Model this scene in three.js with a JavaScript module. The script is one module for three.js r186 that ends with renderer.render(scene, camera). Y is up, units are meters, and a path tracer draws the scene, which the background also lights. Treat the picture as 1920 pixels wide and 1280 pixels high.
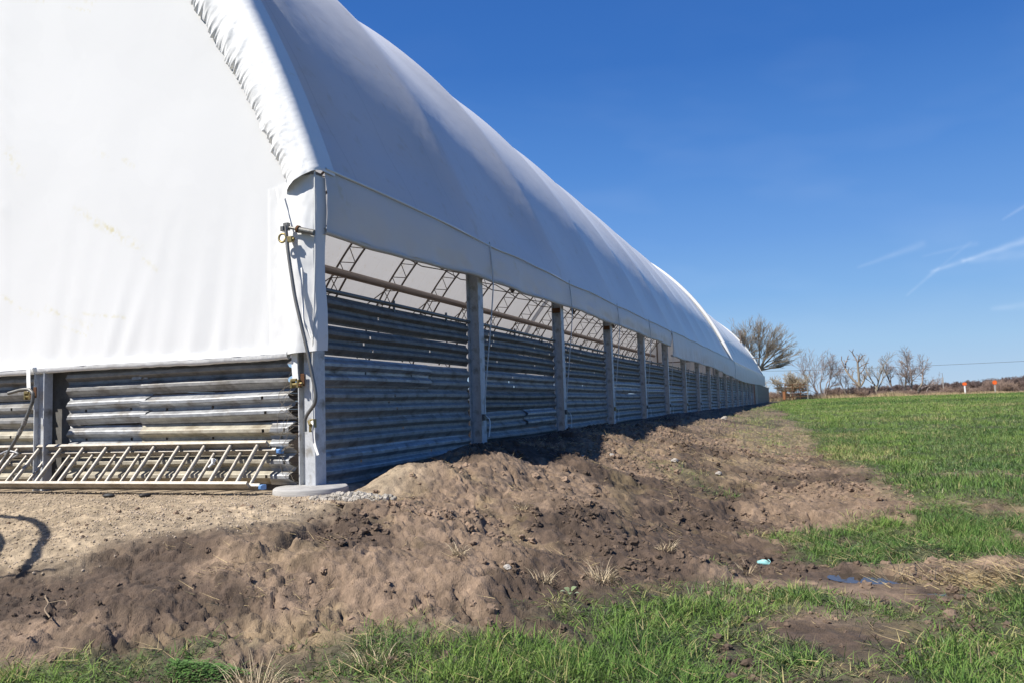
import * as THREE from 'three';
import { mergeGeometries, toCreasedNormals } from 'three/addons/utils/BufferGeometryUtils.js';

// ---------------------------------------------------------------- camera, sky, sun, exposure
const D2R = Math.PI / 180;
const scene = new THREE.Scene();
const camera = new THREE.PerspectiveCamera(45.775, 1920 / 1280, 0.1, 6000);
camera.position.set(5.10, 0.79, 7.29);
camera.rotation.order = 'YXZ';
camera.rotation.set(4.56 * D2R, 19.93 * D2R, -1.856 * D2R);
const renderer = new THREE.WebGLRenderer({ antialias: true });
renderer.toneMapping = THREE.LinearToneMapping;
renderer.toneMappingExposure = 1.45;
renderer.shadowMap.enabled = true;

const SUN = new THREE.Vector3(-0.83, 1.56, 1).normalize();
const sun = new THREE.DirectionalLight(new THREE.Color(1, 0.955, 0.88), 5.0);
sun.position.copy(SUN).multiplyScalar(120); sun.castShadow = true; sun.shadow.radius = 1;
sun.shadow.mapSize.set(4096, 4096);
Object.assign(sun.shadow.camera, { left: -80, right: 80, top: 80, bottom: -80, near: 1, far: 400 });
scene.add(sun, sun.target);

// ---------------------------------------------------------------- helpers
function rng(seed) { let s = seed | 0; return () => { s = (s + 0x6d2b79f5) | 0; let t = Math.imul(s ^ (s >>> 15), 1 | s); t = (t + Math.imul(t ^ (t >>> 7), 61 | t)) ^ t; return ((t ^ (t >>> 14)) >>> 0) / 4294967296; }; }
const clamp = (t, a, b) => t < a ? a : t > b ? b : t;
const ss = (a, b, t) => { t = clamp((t - a) / (b - a), 0, 1); return t * t * (3 - 2 * t); };
const lerp = (a, b, t) => a + (b - a) * t;
const hash = (x, y) => { let h = Math.imul(x | 0, 374761393) ^ Math.imul(y | 0, 668265263); h = Math.imul(h ^ (h >>> 13), 1274126177); h ^= h >>> 16; return (h >>> 0) / 4294967296; };
function vn(x, y) {            // value noise -1..1
  const ix = Math.floor(x), iy = Math.floor(y); let fx = x - ix, fy = y - iy;
  fx = fx * fx * fx * (fx * (fx * 6 - 15) + 10); fy = fy * fy * fy * (fy * (fy * 6 - 15) + 10);
  const a = hash(ix, iy), b = hash(ix + 1, iy), c = hash(ix, iy + 1), d = hash(ix + 1, iy + 1);
  return 2 * (a + (b - a) * fx + (c - a) * fy + (a - b - c + d) * fx * fy) - 1;
}
function fbm(x, y, n) { let s = 0, a = 0.5, t = 0; for (let i = 0; i < n; i++) { s += a * vn(x, y); t += a; a *= 0.5; const X = x * 1.62 + y * 1.18 + 13.7; y = y * 1.62 - x * 1.18 + 5.1; x = X; } return s / t; }
function worley(x, y) {        // nearest and second distance
  const ix = Math.floor(x), iy = Math.floor(y); let a = 9, b = 9;
  for (let i = -1; i < 2; i++) for (let j = -1; j < 2; j++) {
    const px = ix + i + hash(ix + i, iy + j), py = iy + j + hash(iy + j + 71, ix + i - 37), d = (px - x) ** 2 + (py - y) ** 2;
    if (d < a) { b = a; a = d; } else if (d < b) b = d;
  }
  return [Math.sqrt(a), Math.sqrt(b)];
}
const names = {};
function numbered(n) { const k = names[n] = (names[n] ?? -1) + 1; return k ? n + '_' + String(k).padStart(3, '0') : n; }
function tag(o, label, category, group, kind) { if (label) o.userData.label = label; if (category) o.userData.category = category; if (group) o.userData.group = group; if (kind) o.userData.kind = kind; return o; }
function thing(name, label, category, pos = [0, 0, 0], turn = 0, group) {
  const o = new THREE.Group(); o.name = numbered(name); o.position.set(...pos); o.rotation.y = turn; scene.add(o);
  return tag(o, label, category, group);
}
function part(name, geo, mat, parent, label) {
  const m = new THREE.Mesh(Array.isArray(geo) ? mergeGeometries(geo.map(g => { g = g.index ? g.toNonIndexed() : g; for (const k of Object.keys(g.attributes)) if (!['position', 'normal', 'uv'].includes(k)) g.deleteAttribute(k); return g; })) : geo, mat);
  m.name = parent === scene ? numbered(name) : name; m.castShadow = m.receiveShadow = true; parent.add(m);
  if (label) m.userData.label = label;
  return m;
}
// a surface from a function (u,v in 0..1) -> [x,y,z], uv in metres from uvf
function sheet(nu, nv, f, uvf, us, vs) {
  const p = [], uv = [], idx = [];
  for (let j = 0; j <= nv; j++) for (let i = 0; i <= nu; i++) {
    const u = us ? us[i] : i / nu, v = vs ? vs[j] : j / nv, q = f(u, v);
    p.push(q[0], q[1], q[2]); const w = uvf ? uvf(u, v, q) : [u, v]; uv.push(w[0], w[1]);
  }
  for (let j = 0; j < nv; j++) for (let i = 0; i < nu; i++) { const a = j * (nu + 1) + i, b = a + 1, c = a + nu + 1, d = c + 1; idx.push(a, b, d, a, d, c); }
  const g = new THREE.BufferGeometry(); g.setAttribute('position', new THREE.Float32BufferAttribute(p, 3)); g.setAttribute('uv', new THREE.Float32BufferAttribute(uv, 2)); g.setIndex(idx); g.computeVertexNormals(); return g;
}
const V3 = (a) => new THREE.Vector3(...a);
function tube(pts, r, sides = 8, seg, closed = false) { return new THREE.TubeGeometry(new THREE.CatmullRomCurve3(pts.map(V3), closed, 'catmullrom', 0.3), seg ?? Math.max(2, (pts.length - 1) * 5), r, sides, closed); }
function rod(a, b, r, sides = 6) {
  const A = V3(a), B = V3(b), d = B.clone().sub(A), L = d.length(), g = new THREE.CylinderGeometry(r, r, L, sides, 1);
  g.applyQuaternion(new THREE.Quaternion().setFromUnitVectors(new THREE.Vector3(0, 1, 0), d.normalize())); g.translate(...A.add(B).multiplyScalar(0.5).toArray()); return g;
}
function box(w, h, d, x = 0, y = 0, z = 0, bev = 0.004) {
  const s = new THREE.Shape(), b = Math.min(bev, w / 3, h / 3, d / 3); s.moveTo(-w / 2 + b, -h / 2 + b); s.lineTo(w / 2 - b, -h / 2 + b); s.lineTo(w / 2 - b, h / 2 - b); s.lineTo(-w / 2 + b, h / 2 - b); s.closePath();
  const g = new THREE.ExtrudeGeometry(s, { depth: d - 2 * b, bevelEnabled: true, bevelSize: b, bevelThickness: b, bevelSegments: 1 }); g.translate(x, y, z - d / 2 + b); return g;
}
// ribbon strap through points, width w along direction wd
function ribbon(pts, w, wd, th = 0.004) {
  const c = new THREE.CatmullRomCurve3(pts.map(V3)), n = pts.length * 5, W = V3(wd).normalize();
  return sheet(n, 4, (u, v) => { const p = c.getPoint(u), t = c.getTangent(u), nn = new THREE.Vector3().crossVectors(t, W).normalize(); const k = [[-.5, -.5], [.5, -.5], [.5, .5], [-.5, .5], [-.5, -.5]][Math.round(v * 4)]; return p.addScaledVector(W, k[0] * w).addScaledVector(nn, k[1] * th).toArray(); });
}
// textures
function tex(n, f, srgb, rep = true) {
  const d = new Uint8Array(n * n * 4);
  for (let y = 0; y < n; y++) for (let x = 0; x < n; x++) { const c = f(x / n, y / n), o = (y * n + x) * 4; const a = Array.isArray(c) ? c : [c, c, c]; for (let k = 0; k < 3; k++) d[o + k] = clamp(a[k], 0, 1) * 255; d[o + 3] = 255; }
  const t = new THREE.DataTexture(d, n, n); t.magFilter = THREE.LinearFilter; t.minFilter = THREE.LinearMipmapLinearFilter; t.generateMipmaps = true; if (rep) t.wrapS = t.wrapT = THREE.RepeatWrapping; if (srgb) t.colorSpace = THREE.SRGBColorSpace; t.needsUpdate = true; return t;
}
function pn(u, v, p, seed = 0) { // periodic value noise with p cells
  const x = u * p, y = v * p, ix = Math.floor(x), iy = Math.floor(y); let fx = x - ix, fy = y - iy; fx = fx * fx * (3 - 2 * fx); fy = fy * fy * (3 - 2 * fy);
  const h = (i, j) => hash(((i % p) + p) % p + seed * 131, ((j % p) + p) % p + seed * 57);
  return lerp(lerp(h(ix, iy), h(ix + 1, iy), fx), lerp(h(ix, iy + 1), h(ix + 1, iy + 1), fx), fy);
}
function pf(u, v, p, n, seed = 0) { let s = 0, a = 0.5, t = 0; for (let i = 0; i < n; i++) { s += a * pn(u, v, p, seed + i); t += a; a *= 0.55; p *= 2; } return s / t; }
const rep = (t, x, y) => { const c = t.clone(); c.repeat.set(x, y); c.needsUpdate = true; return c; };

// ---------------------------------------------------------------- sky texture: clear spring blue, a few cirrus streaks and contrails
{
  const W = 4096, H = 2048, data = new Float32Array(W * H * 4), lin = c => Math.pow((c / 255 + 0.055) / 1.055, 2.4);
  const stops = [[-90, 150, 185, 215], [0, 186, 210, 233], [3.5, 163, 201, 236], [7, 133, 181, 233], [11, 110, 161, 226], [16, 86, 141, 214], [23, 62, 117, 195], [32, 50, 102, 180], [50, 38, 84, 160], [90, 28, 68, 138]];
  const streaks = [ // az0, el0, az1, el1 (degrees), width, strength
    [-83.7, 6.16, -81.8, 7.7, 0.10, 0.30], [-82.2, 7.55, -80.4, 8.0, 0.16, 0.34], [-80.4, 8.0, -77.0, 8.85, 0.22, 0.5], [-80, 8.0, -75.5, 8.2, 0.55, 0.2],
    [-86.4, 8.25, -82.6, 9.3, 0.22, 0.2], [-82.6, 8.55, -79.6, 9.0, 0.14, 0.12], [-78.1, 10.25, -76.5, 11.1, 0.10, 0.3], [-79.0, 4.95, -74.5, 5.1, 0.40, 0.2], [-81.8, 7.7, -79.9, 9.1, 0.08, 0.16]];
  for (let r = 0; r < H; r++) {
    const el = (r + 0.5) / H * 180 - 90; let k = 0; while (k < stops.length - 2 && el > stops[k + 1][0]) k++;
    const t = clamp((el - stops[k][0]) / (stops[k + 1][0] - stops[k][0]), 0, 1);
    for (let c = 0; c < W; c++) {
      const az = (c + 0.5) / W * 360 - 180, o = (r * W + c) * 4;
      for (let i = 0; i < 3; i++) data[o + i] = lerp(lin(stops[k][i + 1]), lin(stops[k + 1][i + 1]), t) / 1.45;
      let cl = 0;
      if (az > -95 && az < -65 && el > 2 && el < 14) for (const s of streaks) {
        const dx = s[2] - s[0], dy = s[3] - s[1], L2 = dx * dx + dy * dy, q = clamp(((az - s[0]) * dx + (el - s[1]) * dy) / L2, 0, 1);
        const ds = Math.hypot(az - s[0] - q * dx, el - s[1] - q * dy) / (0.62 * s[4] * (0.5 + q));
        cl += 0.42 * s[5] * Math.exp(-ds * ds) * (0.8 + 0.3 * vn(az * 1.3 + el * 2, el * 4 - az));
      }
      if (el > 2 && el < 40) cl += 0.03 * Math.max(0, fbm(az * 0.16 + el * 0.1, el * 0.5, 3)) * ss(2, 6, el) * (1 - ss(12, 30, el));
      for (let i = 0; i < 3; i++) data[o + i] = lerp(data[o + i], [0.78, 0.83, 0.9][i], clamp(cl, 0, 0.8));
      data[o + 3] = 1;
    }
  }
  const t = new THREE.DataTexture(data, W, H, THREE.RGBAFormat, THREE.FloatType);
  t.mapping = THREE.EquirectangularReflectionMapping; t.magFilter = THREE.LinearFilter; t.needsUpdate = true; t.name = 'sky';
  scene.background = t; scene.environment = t;
}

// ---------------------------------------------------------------- materials
const Std = (o) => new THREE.MeshStandardMaterial({ side: THREE.DoubleSide, ...o });
const Phy = (o) => new THREE.MeshPhysicalMaterial({ side: THREE.DoubleSide, ...o });
const C = (r, g, b) => new THREE.Color().setRGB(r, g, b);
const fabricMap = tex(1024, (u, v) => { // 4.67 m tile: weld seams, faint soiling
  let c = 0.955 + 0.03 * (pf(u, v, 6, 4, 3) - 0.5);
  const s = Math.abs(((u * 3) % 1) - 0.5) * 4.67 / 3; if (s < 0.010) c -= 0.055;
  const d = Math.max(0, pf(u * 1, v * 1, 24, 3, 9) - 0.66); return [c - d * 0.15, c - d * 0.22, c - d * 0.36];
}, true);
const rubs = [[-3.1, 3.32, -2.1, 2.76, 0.05], [-2.75, 3.1, -2.45, 2.98, 0.04], [-4.22, 4.15, -4.03, 3.93, 0.09], [-4.3, 2.35, -4.15, 2.28, 0.03], [-4.05, 2.18, -3.7, 2.08, 0.03], [-3.55, 2.15, -2.85, 1.88, 0.035], [-3.0, 2.05, -2.3, 1.95, 0.02], [-3.3, 1.92, -2.9, 1.78, 0.02], [-2.8, 4.0, -2.6, 3.9, 0.03], [-2.35, 3.85, -2.2, 3.74, 0.03], [-2.05, 2.62, -1.85, 2.48, 0.03]];
const gableMap = tex(1024, (u, v) => { // 4 m tile: plain cloth with a few slanting rubbed stains
  const c = 0.965 + 0.02 * (pf(u, v, 4, 4, 13) - 0.5); let st = 0;
  for (const q of rubs) { const x = u * 4 - 4 - (q[0] < -4 && u > 0.5 ? 4 : 0), y = ((v * 4 - q[1] + 2) % 4 + 4) % 4 - 2, dx = q[2] - q[0], dy = q[3] - q[1], k = clamp(((x - q[0]) * dx + y * dy) / (dx * dx + dy * dy), 0, 1), d = Math.hypot(x - q[0] - k * dx, y - k * dy) / q[4]; if (d < 2.5) st += Math.exp(-d * d) * Math.max(0, pn(u, v, 128, 2) - 0.25) * pn(u + v, v, 40, 5) * 0.45; }
  return [c - st * 0.12, c - st * 0.2, c - st * 0.5];
}, true);
const fabricBump = tex(512, (u, v) => pf(u, v, 10, 5, 41), false);
const fabricMat = Phy({ color: C(0.755, 0.74, 0.725), map: fabricMap, roughness: 1, transmission: 0.36, thickness: 0, clearcoat: 1.0, clearcoatRoughness: 0.28, bumpMap: fabricBump, bumpScale: 0.006 });
const valanceMat = Phy({ color: C(0.755, 0.74, 0.725), map: rep(gableMap, 0.7, 0.7), roughness: 1, transmission: 0.28, thickness: 0, clearcoat: 0.4, clearcoatRoughness: 0.3, bumpMap: rep(fabricBump, 2, 2), bumpScale: 0.004 });
const gableMat = Phy({ color: C(0.83, 0.83, 0.82), map: gableMap, roughness: 1, transmission: 0.12, thickness: 0, clearcoat: 0.12, clearcoatRoughness: 0.4, bumpMap: rep(fabricBump, 0.5, 0.5), bumpScale: 0.004 });
const hemMat = Phy({ color: C(0.86, 0.86, 0.85), map: rep(gableMap, 2, 2), roughness: 0.6, clearcoat: 0.15, clearcoatRoughness: 0.35, bumpMap: rep(fabricBump, 3, 3), bumpScale: 0.004 });
const galvMap = tex(512, (u, v) => { const s = pf(u, v, 12, 5, 5), k = pn(u, v, 96, 7), d = Math.max(0, pf(u, v, 5, 4, 31) - 0.58); const c = 0.72 + 0.28 * s + 0.08 * (k - 0.5) - d * 0.8; return [c + d * 0.1, c, c - d * 0.12]; }, true);
const galvRough = tex(512, (u, v) => 0.42 + 0.4 * pf(u, v, 9, 5, 15), false);
const Galv = (r, g, b, m = 0.55) => Std({ color: C(r, g, b), map: galvMap, roughnessMap: galvRough, roughness: 0.85, metalness: m });
const postMap = tex(512, (u, v) => { const d = Math.max(0, pf(u, v, 6, 5, 91) - 0.60), k = pn(u, v, 80, 77); const c = 0.86 + 0.10 * (pf(u, v, 20, 4, 61) - 0.5) + 0.05 * (k - 0.5) - d * 0.9; return [c, c - d * 0.12, c - d * 0.3]; }, true);
const galvA = Galv(0.50, 0.51, 0.52), galvB = Galv(0.36, 0.352, 0.338, 0.2), galvC = Galv(0.205, 0.195, 0.18, 0.1), galvDark = Galv(0.20, 0.20, 0.205, 0.4);
const cream = Std({ color: C(0.56, 0.51, 0.40), map: galvMap, roughness: 0.55, metalness: 0.1 });
const postMat = Std({ color: C(0.70, 0.72, 0.74), map: postMap, roughness: 0.5, metalness: 0.05 });
const pipeMat = Std({ color: C(0.24, 0.235, 0.22), map: galvMap, roughness: 0.5, metalness: 0.5 });
const trussMat = Std({ color: C(0.16, 0.13, 0.115), roughness: 0.6, metalness: 0.3 });
const purlinMat = Std({ color: C(0.64, 0.53, 0.455), map: rep(galvMap, 4, 4), roughness: 0.7 });
const rustMat = Std({ color: C(0.17, 0.075, 0.03), map: galvMap, roughness: 0.9, metalness: 0.2 });
const brassMat = Std({ color: C(0.42, 0.33, 0.14), map: galvMap, roughness: 0.45, metalness: 0.6 });
const blackMat = Std({ color: C(0.025, 0.025, 0.027), roughness: 0.6 });
const strapMat = Std({ color: C(0.78, 0.78, 0.76), roughness: 0.8 });
const ropeMat = Std({ color: C(0.62, 0.62, 0.60), roughness: 0.8 });
const alu = Std({ color: C(0.52, 0.475, 0.41), map: rep(galvMap, 2, 2), roughness: 0.5, metalness: 0.3 });
const blueMat = Std({ color: C(0.12, 0.26, 0.52), roughness: 0.5 });
const concMap = tex(256, (u, v) => 0.75 + 0.25 * pf(u, v, 16, 4, 8), true);
const concrete = Std({ color: C(0.50, 0.485, 0.46), map: concMap, roughness: 0.95, bumpMap: concMap, bumpScale: 0.006 });

// ---------------------------------------------------------------- the ground
const dirtPoly = [[-30, 9], [-2.0, 4.6], [0.3, 3.86], [0.97, 3.5], [1.34, 3.40], [1.9, 3.40], [2.4, 3.1], [2.58, 2.85], [2.99, 2.62], [3.23, 2.35], [3.5, 2.05], [3.86, 1.30], [4.3, 1.05], [4.75, 0.75], [5.1, 0.2], [4.95, -0.6], [4.85, -1.1], [5.25, -2.0], [6.0, -2.6], [5.85, -4.0], [5.65, -7.2], [5.3, -9.6], [4.8, -19.8], [3.7, -35], [2.3, -62], [2.0, -110], [-30, -115]];
function polySD(x, z, P) { // >0 inside
  let d = 1e9, s = -1;
  for (let i = 0, j = P.length - 1; i < P.length; j = i++) {
    const ex = P[j][0] - P[i][0], ez = P[j][1] - P[i][1], wx = x - P[i][0], wz = z - P[i][1], t = clamp((wx * ex + wz * ez) / (ex * ex + ez * ez), 0, 1);
    d = Math.min(d, (wx - ex * t) ** 2 + (wz - ez * t) ** 2);
    if ((P[i][1] > z) !== (P[j][1] > z) && x < ex * (z - P[i][1]) / ez + P[i][0]) s = -s;
  }
  return s * Math.sqrt(d);
}
// patches: [x, z, rx, rz, strength]  (+ grass, - bare)
const patches = [[5.75, 0.25, 1.1, 0.5, -1], [6.7, 0.0, 0.9, 0.35, -0.9], [5.35, 0.45, 0.45, 0.35, -1], [5.55, 0.85, 0.5, 0.28, -1], [4.85, 1.55, 0.32, 0.45, -0.95], [5.30, 1.85, 0.40, 0.30, -1], [5.55, 1.45, 0.5, 0.3, -0.6], [4.75, 2.5, 0.16, 0.3, -0.8], [5.1, 3.0, 0.3, 0.25, -0.5],
  [1.75, 3.95, 0.30, 0.35, -0.9], [2.45, 3.62, 0.45, 0.30, -0.9], [3.0, 3.1, 0.2, 0.2, -0.3], [6.6, -3.0, 0.5, 0.25, -0.7], [7.2, -5.2, 1.0, 0.3, -0.8], [8.0, -2.6, 1.2, 0.2, -0.6], [4.9, 0.55, 0.25, 0.2, -0.7],
  [5.05, 1.05, 0.3, 0.15, 0.6], [5.3, -0.55, 0.45, 0.22, 0.9], [5.0, -1.1, 0.4, 0.25, 0.8], [5.75, -0.9, 0.6, 0.25, 0.6], [3.55, -3.9, 0.45, 0.5, 0.42], [3.9, -3.2, 0.3, 0.3, 0.25], [4.3, -12, 0.8, 2.5, 0.35], [3.6, -22, 0.9, 6, 0.55], [3.0, -45, 0.8, 12, 0.75], [4.9, -16, 0.6, 2, 0.3], [4.7, 0.0, 0.25, 0.2, 0.3], [1.55, 3.30, 0.16, 0.12, 0.75], [1.85, 3.15, 0.1, 0.1, 0.4], [4.4, 0.6, 0.2, 0.15, 0.35]];
function grassAt(x, z) {
  if (x < 0.4 && z < 0.9) return 0;
  const wx = x + 0.36 * fbm(x * 1.3, z * 1.3, 4) + 0.5 * ss(-6, -30, z) * fbm(x * 0.3 + 5, z * 0.2, 2), wz = z + 0.36 * fbm(x * 1.3 + 40, z * 1.3 + 9, 4);
  let g = ss(-0.22, 0.40, -polySD(wx, wz, dirtPoly));
  for (const p of patches) { const q = ((wx - p[0]) / p[2]) ** 2 + ((wz - p[1]) / p[3]) ** 2; if (q < 4) g += p[4] * Math.exp(-q * 1.1); }
  const far = ss(4, -12, z);
  g *= ss(-0.62 - 0.5 * far, -0.05 - 0.3 * far, fbm(x * 1.7 + 3, z * 1.7 + 8, 3));
  return clamp(g, 0, 1);
}
function baseH(x, z) {
  const d = Math.hypot(Math.max(x - 0.3, 0), Math.max(z, 0)), q = ss(0.8, 4.8, d);
  return -0.035 + 0.255 * ss(-1, -5, z) * ss(-2.5, 0.0, x) - 0.03 * ss(0.1, 1.4, z) - (0.6 - 0.45 * ss(0, -40, z)) * q + 0.25 * ss(-20, -110, z) * q + 0.35 * ss(-110, -420, z);
}
// lumps: [x, z, rx, rz, height]
const lumps = [[1.3, -1.0, 0.75, 0.8, 0.22], [1.15, -2.4, 0.9, 1.0, 0.17], [0.95, -0.25, 0.35, 0.4, 0.10], [2.0, -2.0, 0.8, 0.9, 0.16], [2.2, -0.3, 0.9, 0.45, 0.10], [1.6, 0.95, 0.5, 0.4, 0.07], [2.4, 1.3, 0.5, 0.35, 0.10], [2.0, 2.1, 0.42, 0.28, 0.11], [1.3, 2.5, 0.30, 0.2, 0.10], [2.75, 1.9, 0.34, 0.24, 0.13], [3.15, 1.35, 0.35, 0.25, 0.11], [3.6, 0.55, 0.4, 0.3, 0.10], [4.1, 0.62, 0.3, 0.22, 0.11], [3.2, -0.3, 0.6, 0.4, 0.10], [2.9, 0.45, 0.35, 0.25, 0.09], [0.9, 1.9, 0.4, 0.28, 0.08], [0.75, 2.95, 0.35, 0.2, 0.09], [1.85, 2.95, 0.22, 0.15, -0.08], [1.25, 1.75, 0.08, 0.35, -0.10], [0.62, -0.7, 0.22, 0.6, -0.16], [3.1, -2.0, 0.8, 0.8, 0.08], [1.6, -5.5, 0.8, 1.5, 0.12], [1.5, -9, 0.9, 2, 0.1], [1.9, -14, 0.9, 3, 0.1], [1.0, -20, 0.8, 4, 0.12], [1.1, -30, 0.8, 6, 0.12], [5.95, -0.62, 0.22, 0.14, 0.09], [6.6, -0.3, 0.25, 0.15, 0.06], [5.25, 1.95, 0.25, 0.15, 0.01]];
const PUD = [[5.46, 0.24, 0.23, 0.17, 0.05], [5.98, 0.66, 0.12, 0.06, 0.05]];
let WATER = -9;
function dirtAmt(x, z) { return x < -0.2 && z < -0.2 ? 0 : 1 - 0.85 * grassAt(x, z); }
function gravelAt(x, z) { return ss(0.28, -0.35, (z - 2.55 + 1.0 * ss(-0.6, 1.1, x)) * 0.8 + 0.55 * fbm(x * 1.3, z * 1.3, 4) + 0.8 * ss(0.8, 1.7, x)) * (z > -0.8 ? 1 : 0) * (1 - ss(0.8, 1.6, x + 0.25 * fbm(x * 2, z * 2 + 8, 2))); }
function heightAt(x, z, fine = true, dirtIn, grIn) {
  let h = baseH(x, z), far = Math.hypot(x - 5, z - 5);
  if (z > -40 && far < 45) for (const l of lumps) { const q = ((x - l[0]) / l[2]) ** 2 + ((z - l[1]) / l[3]) ** 2; if (q < 6) h += l[4] * (l[1] > 0.3 ? 0.7 : 1) * Math.exp(-q * q * 0.55 - q * 0.25); }
  const out = x > 0.2 || z > 0.05;
  if (out && far < 130) {
    const calm = 1 - 0.85 * Math.exp(-(((x - 5.6) / 0.6) ** 2 + ((z - 0.5) / 0.45) ** 2)), dirt = (dirtIn ?? dirtAmt(x, z)) * calm, gr = grIn ?? gravelAt(x, z), near = ss(0.05, 0.6, Math.max(x - 0.45, z - 0.55));
    const rough = dirt * (1 - 0.82 * gr) * near * lerp(0.5, 0.85, ss(0.2, 1.6, x)) * lerp(1, 0.35, ss(4.1, 4.8, x) * ss(0.2, 0.8, z));
    h += 0.06 * fbm(x * 0.55 + 7, z * 0.55, 2) * near;
    if (fine && far < 60) {
      const a = fbm(x * 2.1, z * 2.1, 4), w1 = worley(x * 3.1 + 0.5 * a, z * 3.1), w2 = worley(x * 8.5 + a, z * 8.5 + 3), e1 = fbm(x * 1.05 + 3, z * 1.5 + 7, 4), e2 = fbm(x * 2.6 + 33, z * 3.1 + 17, 3);
      h += rough * (0.045 * a + 0.032 * (0.55 - w1[0]) * ss(-0.25, 0.35, fbm(x * 0.9 + 20, z * 0.9, 2)) + 0.045 * (0.5 - w2[0]) * ss(-0.25, 0.2, fbm(x * 1.7, z * 1.7 + 31, 2)) + 0.042 * ss(-0.02, 0.02, e1) + 0.032 * ss(0.1, 0.125, e1) + 0.022 * ss(0.05, 0.08, e2) + 0.05 * (0.25 - Math.abs(fbm(x * 6, z * 6, 3))) + 0.055 * (0.25 - Math.abs(fbm(x * 13 + 5, z * 13, 3))) - 0.055);
      const cr = Math.abs(fbm(x * 1.25 + 60, z * 1.7 + 3, 3)); const w3 = worley(x * 4.3 + 0.35 * e2, z * 5.2 + 0.35 * a), w4 = worley(x * 11 + a, z * 12.5), brk = ss(-0.12, 0.22, fbm(x * 0.9 + 4, z * 1.1 + 77, 3));
      h -= rough * (0.045 * (1 - ss(0.0, 0.09, w3[1] - w3[0])) * brk + 0.03 * (1 - ss(0.0, 0.16, w4[1] - w4[0])) * ss(-0.2, 0.2, e2) - 0.03 * brk * (0.5 - w3[0]));
      h -= rough * 0.07 * (1 - ss(0, 0.045, cr)) * ss(-0.1, 0.25, fbm(x * 0.8, z * 0.8 + 50, 2));
      h += 0.012 * gr * near * fbm(x * 24, z * 24, 2) + 0.03 * gr * near * fbm(x * 3.3, z * 3.3, 3) + 0.03 * calm * (1 - dirt) * fbm(x * 4, z * 4, 3);
    } else h += 0.05 * fbm(x * 0.8, z * 0.8, 2);
  }
  if (WATER > -9) for (const p of PUD) { const q = ((x - p[0]) / p[2]) ** 2 + ((z - p[1]) / p[3]) ** 2; if (q < 5) { const k = Math.exp(-q * q * 0.5); h = lerp(h, Math.min(h, WATER - p[4] + 0.018 * fbm(x * 6, z * 8, 3)), clamp(k * 1.4, 0, 1)); } }
  return h;
}
{ let lo = 9; for (let i = 0; i < 24; i++) lo = Math.min(lo, heightAt(PUD[0][0] + 0.32 * Math.cos(i / 24 * 6.283), PUD[0][1] + 0.25 * Math.sin(i / 24 * 6.283))); WATER = lo - 0.004; }
const damp = (x, z) => clamp(ss(-0.02, 0.32, fbm(x * 0.8 + 11, z * 0.8 + 2, 4) + 0.33 * ss(1.7, 3.0, z + 0.35 * Math.max(0, x - 1)) - 0.10 + 0.22 * ss(2.2, 3.6, x) - 0.5 * Math.exp(-(((x - 4.6) / 0.7) ** 2 + ((z + 14) / 5) ** 2))) + 0.9 * Math.max(0, 1 - Math.hypot((x - 5.6) / 0.7, (z - 0.4) / 0.5)), 0, 1);
function axis(parts) { const a = []; for (const [from, to, step0, step1] of parts) { let x = from; while (x < to - 1e-6) { a.push(x); x += lerp(step0, step1, clamp((x - from) / (to - from), 0, 1)); } } a.push(parts[parts.length - 1][1]); return a; }
const gx = axis([[-1600, -100, 220, 60], [-100, -16, 18, 2], [-16, -6, 1.6, 0.12], [-6, -2.6, 0.10, 0.03], [-2.6, 5.6, 0.021, 0.021], [5.6, 9.5, 0.022, 0.07], [9.5, 40, 0.08, 2], [40, 260, 2, 20], [260, 1600, 40, 260]]);
const gz = axis([[-2600, -420, 300, 40], [-420, -130, 30, 3.5], [-130, -40, 2.5, 0.6], [-40, -12, 0.5, 0.12], [-12, -4.5, 0.10, 0.035], [-4.5, 4.1, 0.0205, 0.021], [4.1, 6, 0.03, 0.2], [6, 30, 0.3, 6], [30, 900, 20, 260]]);
const grainMap = tex(1024, (u, v) => { const a = pf(u, v, 16, 6, 2), b = pn(u, v, 256, 6), k = pn(u, v, 128, 17); let c = 0.62 + 0.8 * (a - 0.5) + 0.3 * (b - 0.5); if (k > 0.93) c += 0.2; if (k < 0.06) c -= 0.2; return [c + 0.10, c + 0.09, c + 0.075]; }, false);
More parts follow.
